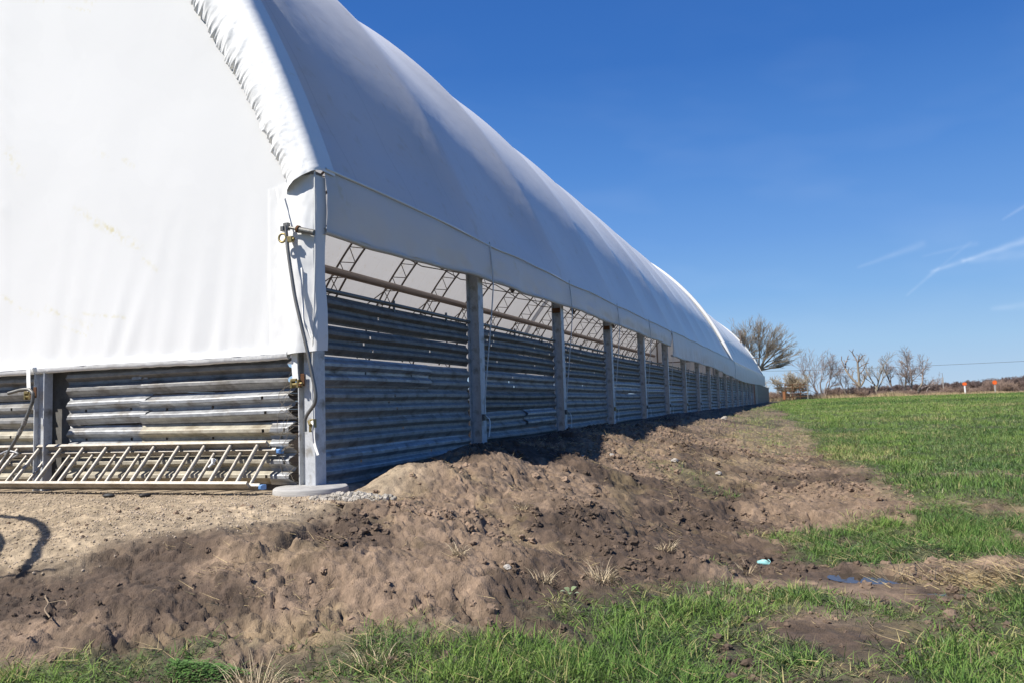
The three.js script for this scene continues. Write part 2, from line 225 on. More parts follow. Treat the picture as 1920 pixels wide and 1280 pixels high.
{
  const nx = gx.length, nz = gz.length, p = new Float32Array(nx * nz * 3), col = new Float32Array(nx * nz * 3), uv = new Float32Array(nx * nz * 2), idx = new Uint32Array((nx - 1) * (nz - 1) * 6);
  for (let j = 0; j < nz; j++) for (let i = 0; i < nx; i++) {
    const x = gx[i], z = gz[j], o = j * nx + i, far = Math.hypot(x - 5, z - 5), near = far < 130;
    const inB = x < -0.1 && z < -0.15 && x > -16;
    const g = near && !inB ? grassAt(x, z) : inB ? 0 : 1, gr = near && !inB ? gravelAt(x, z) : 0;
    p[o * 3] = x; p[o * 3 + 1] = heightAt(x, z, true, inB ? 0 : 1 - 0.85 * g, gr); p[o * 3 + 2] = z; uv[o * 2] = x / 1.5; uv[o * 2 + 1] = z / 1.5;
    // colour of the matter: dry crust, damp soil, gravel, sod
    const dm = damp(x, z);
    let c = [lerp(0.258, 0.108, dm), lerp(0.184, 0.075, dm), lerp(0.128, 0.054, dm)];
    const tan = 0.85 * ss(-2, -5, z) * ss(0.0, 0.35, fbm(x * 0.5 + 4, z * 0.2 + 8, 3) + 1.4 * Math.exp(-(((x - 4.5) / 0.8) ** 2 + ((z + 14) / 5) ** 2)) - 0.42 + 0.2 * ss(-4, -16, z)); c = [lerp(c[0], 0.33, tan), lerp(c[1], 0.245, tan), lerp(c[2], 0.155, tan)];
    const gv = gr * (0.9 + 0.2 * fbm(x * 30, z * 30, 2)); c = [lerp(c[0], 0.47, gv), lerp(c[1], 0.375, gv), lerp(c[2], 0.26, gv)];
    const straw = ss(0.1, 0.5, fbm(x * 2.3 + 90, z * 2.3, 4)) * 0.3 * ss(0.5, 2, x) * (1 - gr) + 0.8 * ss(1, 0.2, Math.hypot((x - 6.1) / 0.55, (z - 0.35) / 0.28)); c = [lerp(c[0], 0.30, straw), lerp(c[1], 0.235, straw), lerp(c[2], 0.115, straw)];
    const fd = ss(25, 75, -z), n = 0.5 + 0.5 * fbm(x * 0.35, z * 0.35, 4), n2 = 0.5 + 0.5 * fbm(x * 0.07 + 4, z * 0.09, 3);
    const sod = [lerp(0.088, 0.085, fd) * (0.8 + 0.4 * n), lerp(0.110, 0.145, fd) * (0.8 + 0.4 * n), lerp(0.045, 0.030, fd)];
    if (far > 60 && (z < -123 + 3 * vn(x * 0.1, 3) || x > 60)) { sod[0] = 0.24 * (0.8 + 0.4 * n2); sod[1] = 0.20 * (0.8 + 0.4 * n2); sod[2] = 0.10; }
    c = [0, 1, 2].map(k => lerp(c[k], sod[k], g));
    if (inB) c = [0.20, 0.145, 0.10];
    const m = 1 + 0.30 * fbm(x * 7, z * 7, 4) + 0.25 * fbm(x * 23, z * 23, 2) * (1 - g); for (let k = 0; k < 3; k++) col[o * 3 + k] = c[k] * m * 0.93;
  }
  let q = 0; for (let j = 0; j < nz - 1; j++) for (let i = 0; i < nx - 1; i++) { const a = j * nx + i, b = a + 1, c2 = a + nx, d2 = c2 + 1; idx[q++] = a; idx[q++] = c2; idx[q++] = d2; idx[q++] = a; idx[q++] = d2; idx[q++] = b; }
  const g = new THREE.BufferGeometry(); g.setAttribute('position', new THREE.BufferAttribute(p, 3)); g.setAttribute('color', new THREE.BufferAttribute(col, 3)); g.setAttribute('uv', new THREE.BufferAttribute(uv, 2)); g.setIndex(new THREE.BufferAttribute(idx, 1)); g.computeVertexNormals();
  tag(part('ground', g, Std({ vertexColors: true, map: grainMap, roughness: 1, bumpMap: grainMap, bumpScale: 0.012 }), scene), 'bare churned brown dirt sloping from the barn into green field', null, null, 'structure');
  console.log('ground', nx, nz, nx * nz);
}
// puddles
const waterMat = Phy({ color: C(0.055, 0.043, 0.032), roughness: 0.05, ior: 1.33, specularIntensity: 1 });
for (const [i, p] of PUD.entries()) {
  const g = new THREE.CircleGeometry(1, 32); g.rotateX(-Math.PI / 2); g.scale(p[2] * 1.3, 1, p[3] * 1.3);
  const m = part('puddle', g, waterMat, scene); m.position.set(p[0], WATER - (i ? 0.006 : 0), p[1]);
  tag(m, i ? 'tiny sliver of puddle water among straw at right' : 'larger blue puddle reflecting the sky beside the straw', null, null, 'structure');
}

// ---------------------------------------------------------------- the barn
const barn = thing('hoop_barn', 'long white fabric hoop barn on steel posts with guardrail walls', 'barn');
const EX = 0.36, EY = 3.36, R = 14.5, S0 = 71 * D2R, S1 = 27 * D2R, R2 = 2, XC = EX - R * (Math.sin(S0) - Math.sin(S1)) - R2 * Math.sin(S1);
const L1 = R * (S0 - S1), L2 = R2 * S1, LH = L1 + L2;
function arch(l) { // distance along the arch from the near eave -> [x, y, slope]; mirrored past the top
  const m = l > LH, q = m ? 2 * LH - l : l; let s, x, y;
  if (q <= L1) { s = S0 - q / R; x = EX - R * (Math.sin(S0) - Math.sin(s)); y = EY + R * (Math.cos(s) - Math.cos(S0)); }
  else { s = S1 - (q - L1) / R2; x = EX - R * (Math.sin(S0) - Math.sin(S1)) - R2 * (Math.sin(S1) - Math.sin(s)); y = EY + R * (Math.cos(S1) - Math.cos(S0)) + R2 * (Math.cos(s) - Math.cos(S1)); }
  return m ? [2 * XC - x, y, -s] : [x, y, s];
}
const off = (l, d, z) => { const [x, y, s] = arch(l); return [x + d * Math.sin(s), y + d * Math.cos(s), z]; };
const BAY = 4.67, Z_END = -95;
const sagAt = (z) => { const t = ((-z / BAY) % 1 + 1) % 1; return -0.125 * (z > -9.4 ? 1 : 0.35 + 0.4 * hash(Math.floor(-z / BAY), 7)) * Math.pow(Math.sin(Math.PI * t), 1.05); };
function roofSection(z0, z1, d0, nl, nz, label) {
  return part('roof_cover', sheet(nz, nl, (u, v) => {
    const z = lerp(z0, z1, u), l = v * 2 * LH, k = (z0 ? 0.5 : 1) * ss(0, 1.2, Math.min(l, 2 * LH - l));
    const frontDip = z0 === 0 ? -0.10 * Math.exp(-(((z + 0.45) / 0.5) ** 2)) : 0;
    return off(l, d0 + k * (sagAt(z) + frontDip) + 0.025 * fbm(z * 0.5, l * 0.3, 3) * k, z);
  }, (u, v, q) => [q[2] / BAY, v * 2 * LH / BAY]), fabricMat, barn, label);
}
roofSection(0, -49, 0, 90, 300);
roofSection(-49.02, Z_END, -0.2, 70, 160);
part('cover_joint', sheet(2, 200, (u, v) => off(v * 2 * LH, lerp(0.05, -0.32, u), -49.01)), fabricMat, barn);
// raised hem where the two covers meet, and the far edge
part('cover_hem', tube(Array.from({ length: 61 }, (_, i) => off(i / 60 * 2 * LH, 0.06, -49)), 0.12, 8, 200), hemMat, barn);
part('cover_hem', tube(Array.from({ length: 61 }, (_, i) => off(i / 60 * 2 * LH, -0.25, Z_END)), 0.10, 6, 160), hemMat, barn);

// trusses inside
{
  const t0 = new THREE.Group(); t0.name = 'truss';
  const chord = (d) => tube(Array.from({ length: 61 }, (_, i) => off(lerp(0.1, 2 * LH - 0.1, i / 60), d, 0)), 0.044, 6, 120);
  part('chord', chord(-0.26), trussMat, t0); part('chord', chord(-0.92), trussMat, t0);
  const web = []; const n = 60; for (let i = 0; i < n; i++) { const a = lerp(0.1, 2 * LH - 0.1, i / n), b = lerp(0.1, 2 * LH - 0.1, (i + 1) / n); web.push(i % 2 ? rod(off(a, -0.26, 0), off(b, -0.92, 0), 0.021, 5) : rod(off(a, -0.92, 0), off(b, -0.26, 0), 0.021, 5)); }
  part('web', web, trussMat, t0);
  const far = 2 * LH - 4.2;
  part('brace', [rod(off(far, -0.5, 0), [off(2 * LH - 2.9, -0.5, 0)[0], off(2 * LH - 2.9, -0.5, 0)[1], 1.35], 0.026), rod(off(far, -0.5, 0), [off(2 * LH - 2.9, -0.6, 0)[0], off(2 * LH - 2.9, -0.6, 0)[1], 0.12], 0.026)], trussMat, t0);
  for (let k = 0; k <= 20; k++) { const t = k ? t0.clone() : t0; t.position.z = k ? -BAY * k + 0.92 : -0.25; barn.add(t); }
}
for (const [l, r, d, m] of [[4.3, 0.17, -1.08, purlinMat], [2 * LH - 4.3, 0.17, -1.10, purlinMat]]) part('purlin', rod(off(l, d, -0.4), off(l, d, Z_END + 0.4), r, 14), m, barn);
{ // twisted pair of thin ties above the far purlin
  const l = 2 * LH - 5.9, bits = []; for (let k = 0; k < 20; k++) for (const s of [-1, 1]) bits.push(rod(off(l + 0.2 * s, -0.8, -BAY * k), off(l - 0.2 * s, -0.8, -BAY * (k + 1)), 0.03, 5));
  part('tie_bracing', bits, trussMat, barn);
}

// near valance in three lengths, its rolled lower edge and the eave rope
const botY = (z) => z > -23.41 ? 2.72 + 0.13 * ss(0, -5, z) + 0.06 * ss(-5, -11, z) - 0.04 * ss(-17, -23, z) + 0.012 * Math.sin(z * 1.1) : z > -50.2 ? 2.49 + 0.05 * ss(-24, -33, z) - 0.22 * ss(-36, -49, z) + 0.015 * Math.sin(z) : 2.28 - 0.12 * ss(-51, -62, z) + 0.09 * ss(-66, -88, z);
for (const [a, b, dx] of [[-0.02, -23.4, 0], [-23.42, -50.2, 0.04], [-50.22, Z_END, -0.02]]) {
  const n = Math.round((a - b) * 9), eave = (z) => 0.03 * Math.sin(Math.PI * ((-z / BAY) % 1)) - 0.025 * Math.abs(fbm(z * 0.6, 1, 2));
  const bulge = (z, v) => dx + EX + 0.015 + (0.03 * Math.sin(Math.PI * Math.min(1, v * 1.1)) + 0.01 * v) * (0.8 + 0.5 * fbm(z * 0.35, 4, 2)) + 0.03 * v * fbm(z * 2.6 + v * 0.7, v * 2, 3) + 0.035 * v * fbm(z * 0.9 + 4, v, 2) + 0.03 * Math.exp(-(((z + 0.25 + 0.25 * v) / 0.12) ** 2)) * v * 0.6 + 0.012 * fbm(z * 1.1 - v * 1.5, v * 3, 3) + 0.02 * v * Math.pow(Math.abs(vn(z * 2.3, 2)), 2);
  part('valance', sheet(n, 12, (u, v) => { const z = lerp(a, b, u), yt = EY + 0.03 + eave(z); return [bulge(z, v), lerp(yt, botY(z), v), z]; }, (u, v) => [lerp(a, b, u) / 4, v * 0.15]), valanceMat, barn);
  part('valance_hem', tube(Array.from({ length: Math.round((a - b) * 2) + 1 }, (_, i, q) => { const z = lerp(a, b, i / Math.round((a - b) * 2)); return [bulge(z, 1) - 0.035, botY(z) - 0.01, z]; }), 0.036, 8, n), valanceMat, barn);
  part('eave_cord', tube(Array.from({ length: Math.round(a - b) + 1 }, (_, i) => { const z = lerp(a, b, i / Math.round(a - b)); return [EX + 0.03 + dx, EY + 0.035 + eave(z), z]; }), 0.014, 6, n), strapMat, barn);
  for (const z of [b + 0.001]) part('valance_end', sheet(3, 8, (u, v) => [lerp(EX - 0.12, bulge(z, v), u), lerp(EY, botY(z), v), z]), fabricMat, barn);
}
// far side: valance and low wall that the far roof stands on
part('valance', sheet(40, 4, (u, v) => [2 * XC - EX - 0.02, lerp(EY + 0.03, 2.9, v), lerp(0, Z_END, u)]), fabricMat, barn);

// posts (H section)
function hPost(h, w = 0.21, fl = 0.2, t = 0.016) { // web along x, flanges face +-x; base at y=0, centred
  return [box(w - 2 * t, h, 0.012, 0, h / 2, 0, 0.002), box(t, h, fl, w / 2 - t / 2, h / 2, 0, 0.003), box(t, h, fl, -w / 2 + t / 2, h / 2, 0, 0.003)];
}
const postGeo = mergeGeometries(hPost(3.7).map(g => g.toNonIndexed()));
for (let k = 0; k <= 20; k++) {
  const P = new THREE.Group(); P.name = 'post'; P.position.set(0.105, -0.3, k ? -BAY * k - 0.1 : -0.13); barn.add(P);
  part('beam_section', k ? postGeo : [box(0.13, 3.7, 0.2, 0.04, 1.85, 0, 0.004), box(0.016, 3.7, 0.16, -0.125, 1.85, -0.02, 0.003), box(0.10, 3.7, 0.012, -0.075, 1.85, -0.02, 0.003)], postMat, P);
  if (k === 2 || k === 3) part('cap_plate', box(0.19, 0.10, 0.03, 0, 3.11, 0.08), rustMat, P, 'rusty cap plate under the valance');
  if (k > 0 && k < 12) {
    part('tie_rope', tube([[EX - 0.07, 3.75, 0], [EX - 0.03, 3.0, 0.0], [0.17, 1.4, 0.05], [0.135, 0.95, 0.06]], 0.011, 5), ropeMat, P);
    part('strap_ratchet', [box(0.05, 0.10, 0.07, 0.135, 0.93, 0.07), rod([0.14, 0.93, 0.02], [0.14, 0.93, 0.13], 0.022, 8)], k % 3 ? pipeMat : brassMat, P);
    const s = k % 2 ? 1 : -1; part('strap_tail', ribbon([[0.17, 0.95, 0.07], [0.22, 0.90, 0.06], [0.235, 0.78, 0.05 + 0.03 * s], [0.22, 0.62, 0.05 + 0.05 * s]], 0.035, [0, 0.2, 1]), strapMat, P);
  }
}

// guardrail beams, each a bent W sheet with bolt slots cut out
const WP = [[0, 0], [0.008, 0.016], [0.012, 0.024], [0.075, 0.062], [0.083, 0.072], [0.083, 0.104], [0.075, 0.114], [0.014, 0.146], [0.010, 0.152], [0.010, 0.182], [0.014, 0.188], [0.075, 0.22], [0.083, 0.23], [0.083, 0.262], [0.075, 0.272], [0.012, 0.31], [0.008, 0.318], [0, 0.334]];
function wBeam(L, holes, warp, tip = true) { // along +x from 0 to L, proud +z, y from 0 (top) down
  const xs = new Set([0, L]); for (let i = 1; i < 14; i++) xs.add(L * i / 14); for (const [h] of holes) { xs.add(h - 0.016); xs.add(h + 0.016); }
  const X = [...xs].sort((a, b) => a - b), p = [], uv = [], idx = [], n = WP.length, ph = warp * 17;
  for (const x of X) for (let k = 0; k < n; k++) { const e = tip ? (0.03 * Math.cos(WP[k][1] / 0.334 * 4 * Math.PI + 0.6)) * (x === L ? 1 : x === 0 ? -1 : 0) : 0; p.push(x + e, -WP[k][1] + 0.006 * Math.sin(x * 1.3 + ph) + 0.003 * vn(x * 2 + ph, k), WP[k][0] + 0.006 * Math.sin(x * 0.9 + ph * 2)); uv.push(x / 0.9 + warp, WP[k][1] * 2 + warp * 3); }
  for (let i = 0; i < X.length - 1; i++) for (let k = 0; k < n - 1; k++) {
    if (holes.some(([h, row]) => row === k && Math.abs((X[i] + X[i + 1]) / 2 - h) < 0.012)) continue;
    const a = i * n + k, b = a + 1, c = a + n, d = c + 1; idx.push(a, b, d, a, d, c);
  }
  const g = new THREE.BufferGeometry(); g.setAttribute('position', new THREE.Float32BufferAttribute(p, 3)); g.setAttribute('uv', new THREE.Float32BufferAttribute(uv, 2)); g.setIndex(idx); return toCreasedNormals(g, 0.20);
}
const TILE = 0.345;
{
  const r = rng(77);
  // side wall: 16 bays of six or seven rows
  for (let b = 0; b < 16; b++) for (let row = 0; row < (b < 1 ? 7 : 6); row++) {
    const L = BAY - 0.30, holes = []; const nh = b < 4 ? 1 + (r() * 2 | 0) : 0;
    for (let h = 0; h < nh; h++) { const x = L * ((h + 0.35 + 0.25 * r()) / nh); holes.push([x, 8]); if (r() < 0.15) { holes.push([x + 0.07, 4]); holes.push([x + 0.12, 12]); } }
    if (b > 0 && b < 3 && row < 1) for (let h = 0; h < 2; h++) { const x = 0.5 + h * (L - 1.1) + r() * 0.2; holes.push([x, 4], [x + 0.1, 12], [x + 0.22, 4], [x + 0.05, 8]); }
    const m = part('guardrail_beam', wBeam(L, holes, r()), row < 2 ? galvC : r() < 0.10 ? galvA : r() < 0.35 + 0.1 * row ? galvB : galvC, barn);
    m.rotation.y = Math.PI / 2; m.position.set(0.03, 2.115 - row * TILE - (b === 0 && row > 1 ? 0.012 : 0) + 0.008 * (r() - 0.5) - 0.02 * Math.min(1, b), -BAY * b - 0.15);
    m.rotation.z = 0.004 * (r() - 0.5); m.scale.z = 0.72; if (b > 0 || row > 1) m.scale.y = 1.05;
    if (b === 1 && row === 4) { const s = part('guardrail_beam', wBeam(1.9, [[0.3, 8], [0.9, 4]], 0.3), galvA, barn, 'brighter galvanised short rail lapped over the others'); s.rotation.y = Math.PI / 2; s.position.set(0.045, 2.11 - row * TILE, -BAY - 2.5); }
    if (b === 0 && row === 2) { const s = part('guardrail_beam', wBeam(2.9, [[0.5, 8], [1.2, 8], [2.4, 8]], 0.7), galvA, barn, 'brighter galvanised rail lapped over the one behind'); s.rotation.y = Math.PI / 2; s.position.set(0.043, 2.10 - row * TILE, -0.16); }
  }
  for (let b = 0; b < 16; b++) part('top_rail', [rod([0.06, 2.16, -BAY * b - 0.2], [0.06, 2.15, -BAY * (b + 1) + 0.05], 0.028, 8), ...[0.1, 0.45, 0.8].map(t => rod([0.06, 2.06, -BAY * (b + t)], [0.06, 2.215, -BAY * (b + t)], 0.017, 6))], pipeMat, barn);
  // far side wall, one long rail per row
  for (let row = 0; row < 6; row++) { const m = part('guardrail_beam', wBeam(90, [], r(), false), galvC, barn); m.rotation.y = Math.PI / 2; m.position.set(2 * XC - 0.3, 2.0 - row * TILE, -1); }
  // gable wall: rails on both sides of the gable post
  const rows = [[galvC, galvC], [galvB, galvB], [galvA, galvA], [galvA, cream], [cream, cream]];
  for (let row = 0; row < 5; row++) {
    const y = 1.745 - row * TILE;
    const hl = row > 1 ? [[0.25, 8], [0.95, 8]] : [], hr = row > 1 ? [[0.35, 8], [1.0, 8], [1.72, 4], [1.76, 12]] : [];
    const a = part('guardrail_beam', wBeam(1.26, hl, r()), rows[row][0], barn); a.position.set(-3.33 + 0.03 * r(), y + 0.010, -0.13);
    const c = part('guardrail_beam', wBeam(2.08, hr, r()), rows[row][1], barn, rows[row][1] === cream ? 'cream stained galvanised rail' : null); c.position.set(-2.18, y, -0.122); c.rotation.z = 0.004 * (row % 2 ? -1 : 1);
    const d = part('guardrail_beam', wBeam(3.4, row > 1 ? [[2.1, 8], [2.9, 4]] : [], r()), row > 2 ? cream : row === 0 ? galvC : galvB, barn); d.position.set(-7.12, y - 0.008, -0.135);
  }
  // galvanised patch ends on the two lowest cream rails
  for (const row of [3, 4]) { const e = part('guardrail_beam', wBeam(0.27, [[0.12, 8], [0.2, 4]], r()), galvA, barn, 'bright galvanised rail end lapped over the cream rail'); e.position.set(-0.375, 1.747 - row * TILE, -0.116); }
  part('splice_plate', [box(0.24, 0.05, 0.012, -2.22, 1.265, -0.098), rod([-2.19, 1.265, -0.1], [-2.19, 1.265, -0.07], 0.022, 8)], galvA, barn);
}
// gable posts
part('rail_bracket', box(0.8, 2.6, 0.02, -3.55, 1.2, -0.21), galvC, barn);
for (const x of [-3.60, -7.23]) { const P = new THREE.Group(); P.name = 'gable_post'; P.position.set(x, -0.3, 0.02); P.rotation.y = 0; barn.add(P); part('beam_section', hPost(1.72, 0.17, 0.12), postMat, P); }
part('footing', (() => { const pts = [[0, -0.14], [0.375, -0.14], [0.39, -0.04], [0.385, 0.015], [0.365, 0.032], [0, 0.036]].map(a => new THREE.Vector2(...a)); const g = new THREE.LatheGeometry(pts, 48); g.translate(0.17, -0.005, 0.0); return g; })(), concrete, barn);

// gable cloth
const HEM = 1.44;
function edgeX(y) { let lo = 0, hi = LH; for (let i = 0; i < 30; i++) { const m = (lo + hi) / 2; arch(m)[1] < y ? lo = m : hi = m; } return arch(lo)[0]; }
{
  const ys = []; for (let i = 0; i <= 70; i++) ys.push(lerp(HEM, 3.6, Math.pow(i / 70, 1.25))); for (let i = 1; i <= 50; i++) ys.push(lerp(3.6, 11.7, i / 50));
  const xs = []; for (let i = 0; i <= 200; i++) xs.push(Math.pow(i / 200, 1.9));
  part('gable_cover', sheet(200, ys.length - 1, (u, vi) => {
    const y = vi, xr = y < EY ? 0.16 : edgeX(y) - 0.2, xl = 2 * XC - xr, x = lerp(xr, xl, u), d = y - HEM;
    let z = 0.03 + 0.02 * fbm(x * 0.5, y * 0.35, 3);
    const low = 0.55 * Math.exp(-d * 1.5);                       // pulled folds fanning up from the hem
    z += low * (0.020 * Math.pow(Math.abs(Math.sin((x - 0.30 * d) * 5.3 + 1.5 * vn(x * 1.1, 2))), 3) + 0.016 * vn((x - 0.16 * d) * 8, 3 + d * 0.2) + 0.035 * Math.exp(-(((x + 2.35 - 0.42 * d) / 0.09) ** 2)) + 0.03 * Math.exp(-(((x + 2.62 - 0.36 * d) / 0.07) ** 2)) + 0.022 * Math.exp(-(((x + 3.0 - 0.3 * d) / 0.08) ** 2)));
    const seam = (x + 4.3) / 0.02; z += 0.012 * Math.exp(-seam * seam) + 0.008 * Math.exp(-(((x + 4.42) / 0.02) ** 2));
    return [x, y, z];
  }, (u, v, q) => [q[0] / 4, q[1] / 4], xs, ys), gableMat, barn);
  const hx = []; for (let i = 0; i <= 60; i++) hx.push(lerp(-0.32, -15.6, Math.pow(i / 60, 1.4)));
  part('gable_hem', sheet(240, 12, (u, v) => { const x = lerp(-0.05, -15.4, Math.pow(u, 1.5)), a = v * 2 * Math.PI, w = 0.006 * fbm(x * 9, a, 2); return [x, 1.425 + (0.062 + w) * Math.sin(a) + 0.006 * Math.sin(x * 1.7), 0.055 + (0.04 + w) * Math.cos(a)]; }, (u, v) => [u * 15, v * 0.3]), hemMat, barn);
  // loose skirt round the corner
  part('corner_skirt', sheet(60, 70, (u, v) => {
    const t = u * 0.95, y = lerp(3.30 - 0.07 * (1 - ss(0, 0.5, u)), 1.425 - 0.012 * Math.sin(u * 5), v), fold = 0.045 * Math.exp(-(((u - 0.30 - 0.14 * v) / 0.13) ** 2)) * ss(0.1, 0.5, v) + 0.035 * Math.exp(-(((u - 0.58 + 0.1 * v) / 0.1) ** 2)) * ss(0.0, 0.35, v) * (1 - 0.5 * v);
    const cr = 0.012 * fbm(u * 7, v * 9, 3) + 0.02 * Math.max(0, vn(u * 4 + v * 3, v * 5)) * (1 - v);
    if (t < 0.66) return [-0.33 + t, y, 0.036 + 0.008 * ss(0, 0.06, u) + (fold + cr) * ss(0, 0.2, u) + 0.066 * ss(0.05, 0.62, u)];
    const q = (t - 0.66) / 0.29; return [0.33 + 0.015 * Math.sin(v * 9) + 0.02 * q, y, 0.11 + cr - 0.005 - q * 0.17];
  }, (u, v) => [u * 0.25, v * 0.5]), gableMat, barn);
}
// ruched edge cover wrapped over the end truss
part('edge_cover', (() => {
  const nu = 900, nv = 26, vs = []; for (let i = 0; i <= nv; i++) vs.push(i / nv);
  const us = []; for (let i = 0; i <= nu; i++) { const t = i / nu; us.push(t < 0.55 ? t / 0.55 * 0.18 : lerp(0.18, 1, (t - 0.55) / 0.45)); }
  const foldPh = (l) => 2.4 * l + 2.2 * vn(l * 1.3, 5);
  return sheet(nu, nv, (u, v) => {
    const l = u * 2 * LH - 0.03, [, y] = arch(clamp(l, 0, 2 * LH)), w = 0.42 + 0.20 * ss(3.2, 6.0, y);
    const cl = clamp(l, 0, 2 * LH);
    const edge = 0.018 * vn(l * 9, 1) + 0.014 * vn(l * 30, 2);
    let d, z;
    if (v < 0.14) { const t = v / 0.14; d = 0.035; z = lerp(-0.20, 0.06, t); }
    else if (v < 0.26) { const t = (v - 0.14) / 0.12, a = t * Math.PI / 2; d = 0.035 - 0.10 * (1 - Math.cos(a)); z = 0.06 + 0.11 * Math.sin(a); }
    else {
      const t = (v - 0.26) / 0.74; d = -0.065 - (w - 0.065 + edge) * t; z = 0.17 + 0.035 * Math.sin(Math.PI * t) - 0.10 * Math.pow(t, 3);
      const k = ss(0, 0.6, t) * (1 - 0.3 * t), up = ss(0.5, 3, l);
      const f = Math.sin(foldPh(l + 0.55 * t * w) * 2.1), f2 = vn((l + 0.7 * t) * 4.2, t * 1.2 + 7);
      z += k * (0.022 * (0.25 + 0.75 * up) * Math.pow(0.5 + 0.5 * f, 6) + 0.016 * f2 * (0.5 + 0.6 * up)) + 0.014 * Math.pow(t, 4) * vn(l * 19, t * 2) + 0.014 * Math.pow(t, 6) * vn(l * 44, 1) + 0.006 * fbm(l * 6, t * 6, 3);
      if (l < 0.9) z += 0.02 * Math.max(0, vn(l * 5, t * 6)) * t;
    }
    const s = arch(cl)[2], q = off(cl, d, z); if (l < 0.0) q[1] += l; // small lip at the foot
    q[1] -= v > 0.26 ? (v - 0.26) * 0.05 * Math.max(0, 1 - l / 0.5) : 0;
    return q;
  }, (u, v) => [u * 9, v * 0.25], us, vs);
})(), hemMat, barn);
// far gable: cloth, studs and girts, boards at its foot
part('far_gable_cover', sheet(40, 20, (u, v) => { const y = lerp(0, 11.4, v), xr = y < EY ? 0.05 : edgeX(y) - 0.1; return [lerp(xr, 2 * XC - xr, u), y, Z_END + 0.15]; }, (u, v) => [u * 4, v * 3]), gableMat, barn);
for (const x of [-2.2, -5.6, -9.0, -12.4]) part('stud', box(0.16, 9, 0.2, x, 4.5, Z_END + 0.5), trussMat, barn);
for (const y of [3.4, 5.6]) part('girt', box(15, 0.12, 0.1, XC, y, Z_END + 0.65), trussMat, barn);
{ const bm = Std({ color: C(0.30, 0.12, 0.04), roughness: 0.8 }); for (let i = 0; i < 6; i++) part('board', box(2.45, 2.9, 0.06, -1.4 - i * 2.5, 1.5, Z_END + 0.75 + 0.01 * (i % 2)), bm, barn, 'orange brown board at the far end wall'); }

// corner gear: webbing, ratchets, curtain roller joint and crank
function anchor(x, z, yTop, sc = 1) {
  part('strap', ribbon([[x, yTop, z + 0.05], [x + 0.004, (yTop + 1.12) / 2, z + 0.055], [x + 0.012, 1.13, z + 0.05]], 0.075 * sc, [1, 0, 0.05]), strapMat, barn);
  part('ratchet', [box(0.025, 0.085, 0.07, x - 0.025, 1.10, z + 0.05), box(0.025, 0.085, 0.07, x + 0.055, 1.10, z + 0.05), rod([x - 0.03, 1.095, z + 0.06], [x + 0.10, 1.095, z + 0.06], 0.022, 10), box(0.07, 0.03, 0.03, x + 0.01, 1.14, z + 0.08)], brassMat, barn);
  part('ratchet_bracket', [box(0.05, 0.13, 0.012, x + 0.085, 1.14, z + 0.03), rod([x + 0.085, 1.09, z + 0.02], [x + 0.085, 1.09, z + 0.09], 0.017, 8)], rustMat, barn);
}
anchor(0.005, -0.02, 1.45); anchor(-3.70, 0.09, 1.52, 0.9);
{
  part('curtain_roller_joint', [rod([0.05, 2.74, 0.20], [0.20, 2.70, 0.20], 0.016, 8), rod([0.19, 2.70, 0.20], [0.36, 2.655, 0.17], 0.032, 10), box(0.06, 0.08, 0.05, 0.045, 2.745, 0.20), box(0.04, 0.05, 0.07, 0.02, 2.72, 0.22)], pipeMat, barn);
  part('joint_collar', rod([0.175, 2.708, 0.20], [0.20, 2.70, 0.20], 0.04, 10), rustMat, barn);
  part('crank_clamp', [new THREE.TorusGeometry(0.045, 0.012, 6, 14).translate(0.02, 2.62, 0.24), box(0.07, 0.06, 0.05, 0.10, 2.60, 0.22), rod([0.03, 2.60, 0.22], [0.15, 2.60, 0.22], 0.018, 8)], brassMat, barn);
  const k = part('crank_handle', tube([[0.045, 2.75, 0.22], [0.09, 2.45, 0.24], [0.17, 2.00, 0.25], [0.245, 1.72, 0.26], [0.315, 1.45, 0.26], [0.375, 1.18, 0.26], [0.415, 0.98, 0.26], [0.40, 0.88, 0.26], [0.315, 0.78, 0.26], [0.285, 0.72, 0.26], [0.285, 0.60, 0.26]], 0.019, 9, 80), pipeMat, barn);
  part('crank_tie', ribbon([[-0.13, 3.20, 0.13], [-0.05, 2.97, 0.18], [0.045, 2.74, 0.22]], 0.02, [1, 0.3, 0]), strapMat, barn);
  part('tie_rope', tube([[0.345, 3.34, 0.12], [0.345, 2.4, 0.13], [0.30, 1.6, 0.12], [0.235, 1.0, 0.05], [0.235, 0.70, 0.04]], 0.010, 6), ropeMat, barn);
  part('strap_ratchet', [box(0.05, 0.09, 0.06, 0.245, 0.68, 0.06), rod([0.21, 0.70, 0.08], [0.31, 0.66, 0.2], 0.018, 8), box(0.03, 0.06, 0.05, 0.23, 0.62, 0.07)], brassMat, barn);
  part('strap_tail', ribbon([[0.26, 0.70, 0.10], [0.30, 0.70, 0.16], [0.34, 0.60, 0.20], [0.355, 0.47, 0.20], [0.40, 0.36, 0.21]], 0.045, [1, 0.25, 0.5]), strapMat, barn);
  part('strap_tail', ribbon([[0.19, 2.30, 0.16], [0.215, 1.9, 0.17], [0.24, 1.74, 0.2], [0.31, 1.62, 0.22], [0.34, 1.55, 0.22]], 0.03, [1, 0.2, 0.3]), strapMat, barn);
  // stray baling twine caught on the rail ends
  const r = rng(5), bits = []; for (let i = 0; i < 9; i++) { const y = 0.45 + r() * 0.95; bits.push(tube([[-0.07, y, -0.02], [-0.13 - r() * 0.1, y - 0.05 - r() * 0.15, 0.0], [-0.11 - r() * 0.16, y - 0.16 - r() * 0.2, -0.01 + r() * 0.02], [-0.05, y - 0.2 - 0.2 * r(), -0.02]], 0.0028, 4, 16)); }
  part('twine', bits, Std({ color: C(0.22, 0.19, 0.15), roughness: 0.9 }), barn);
}

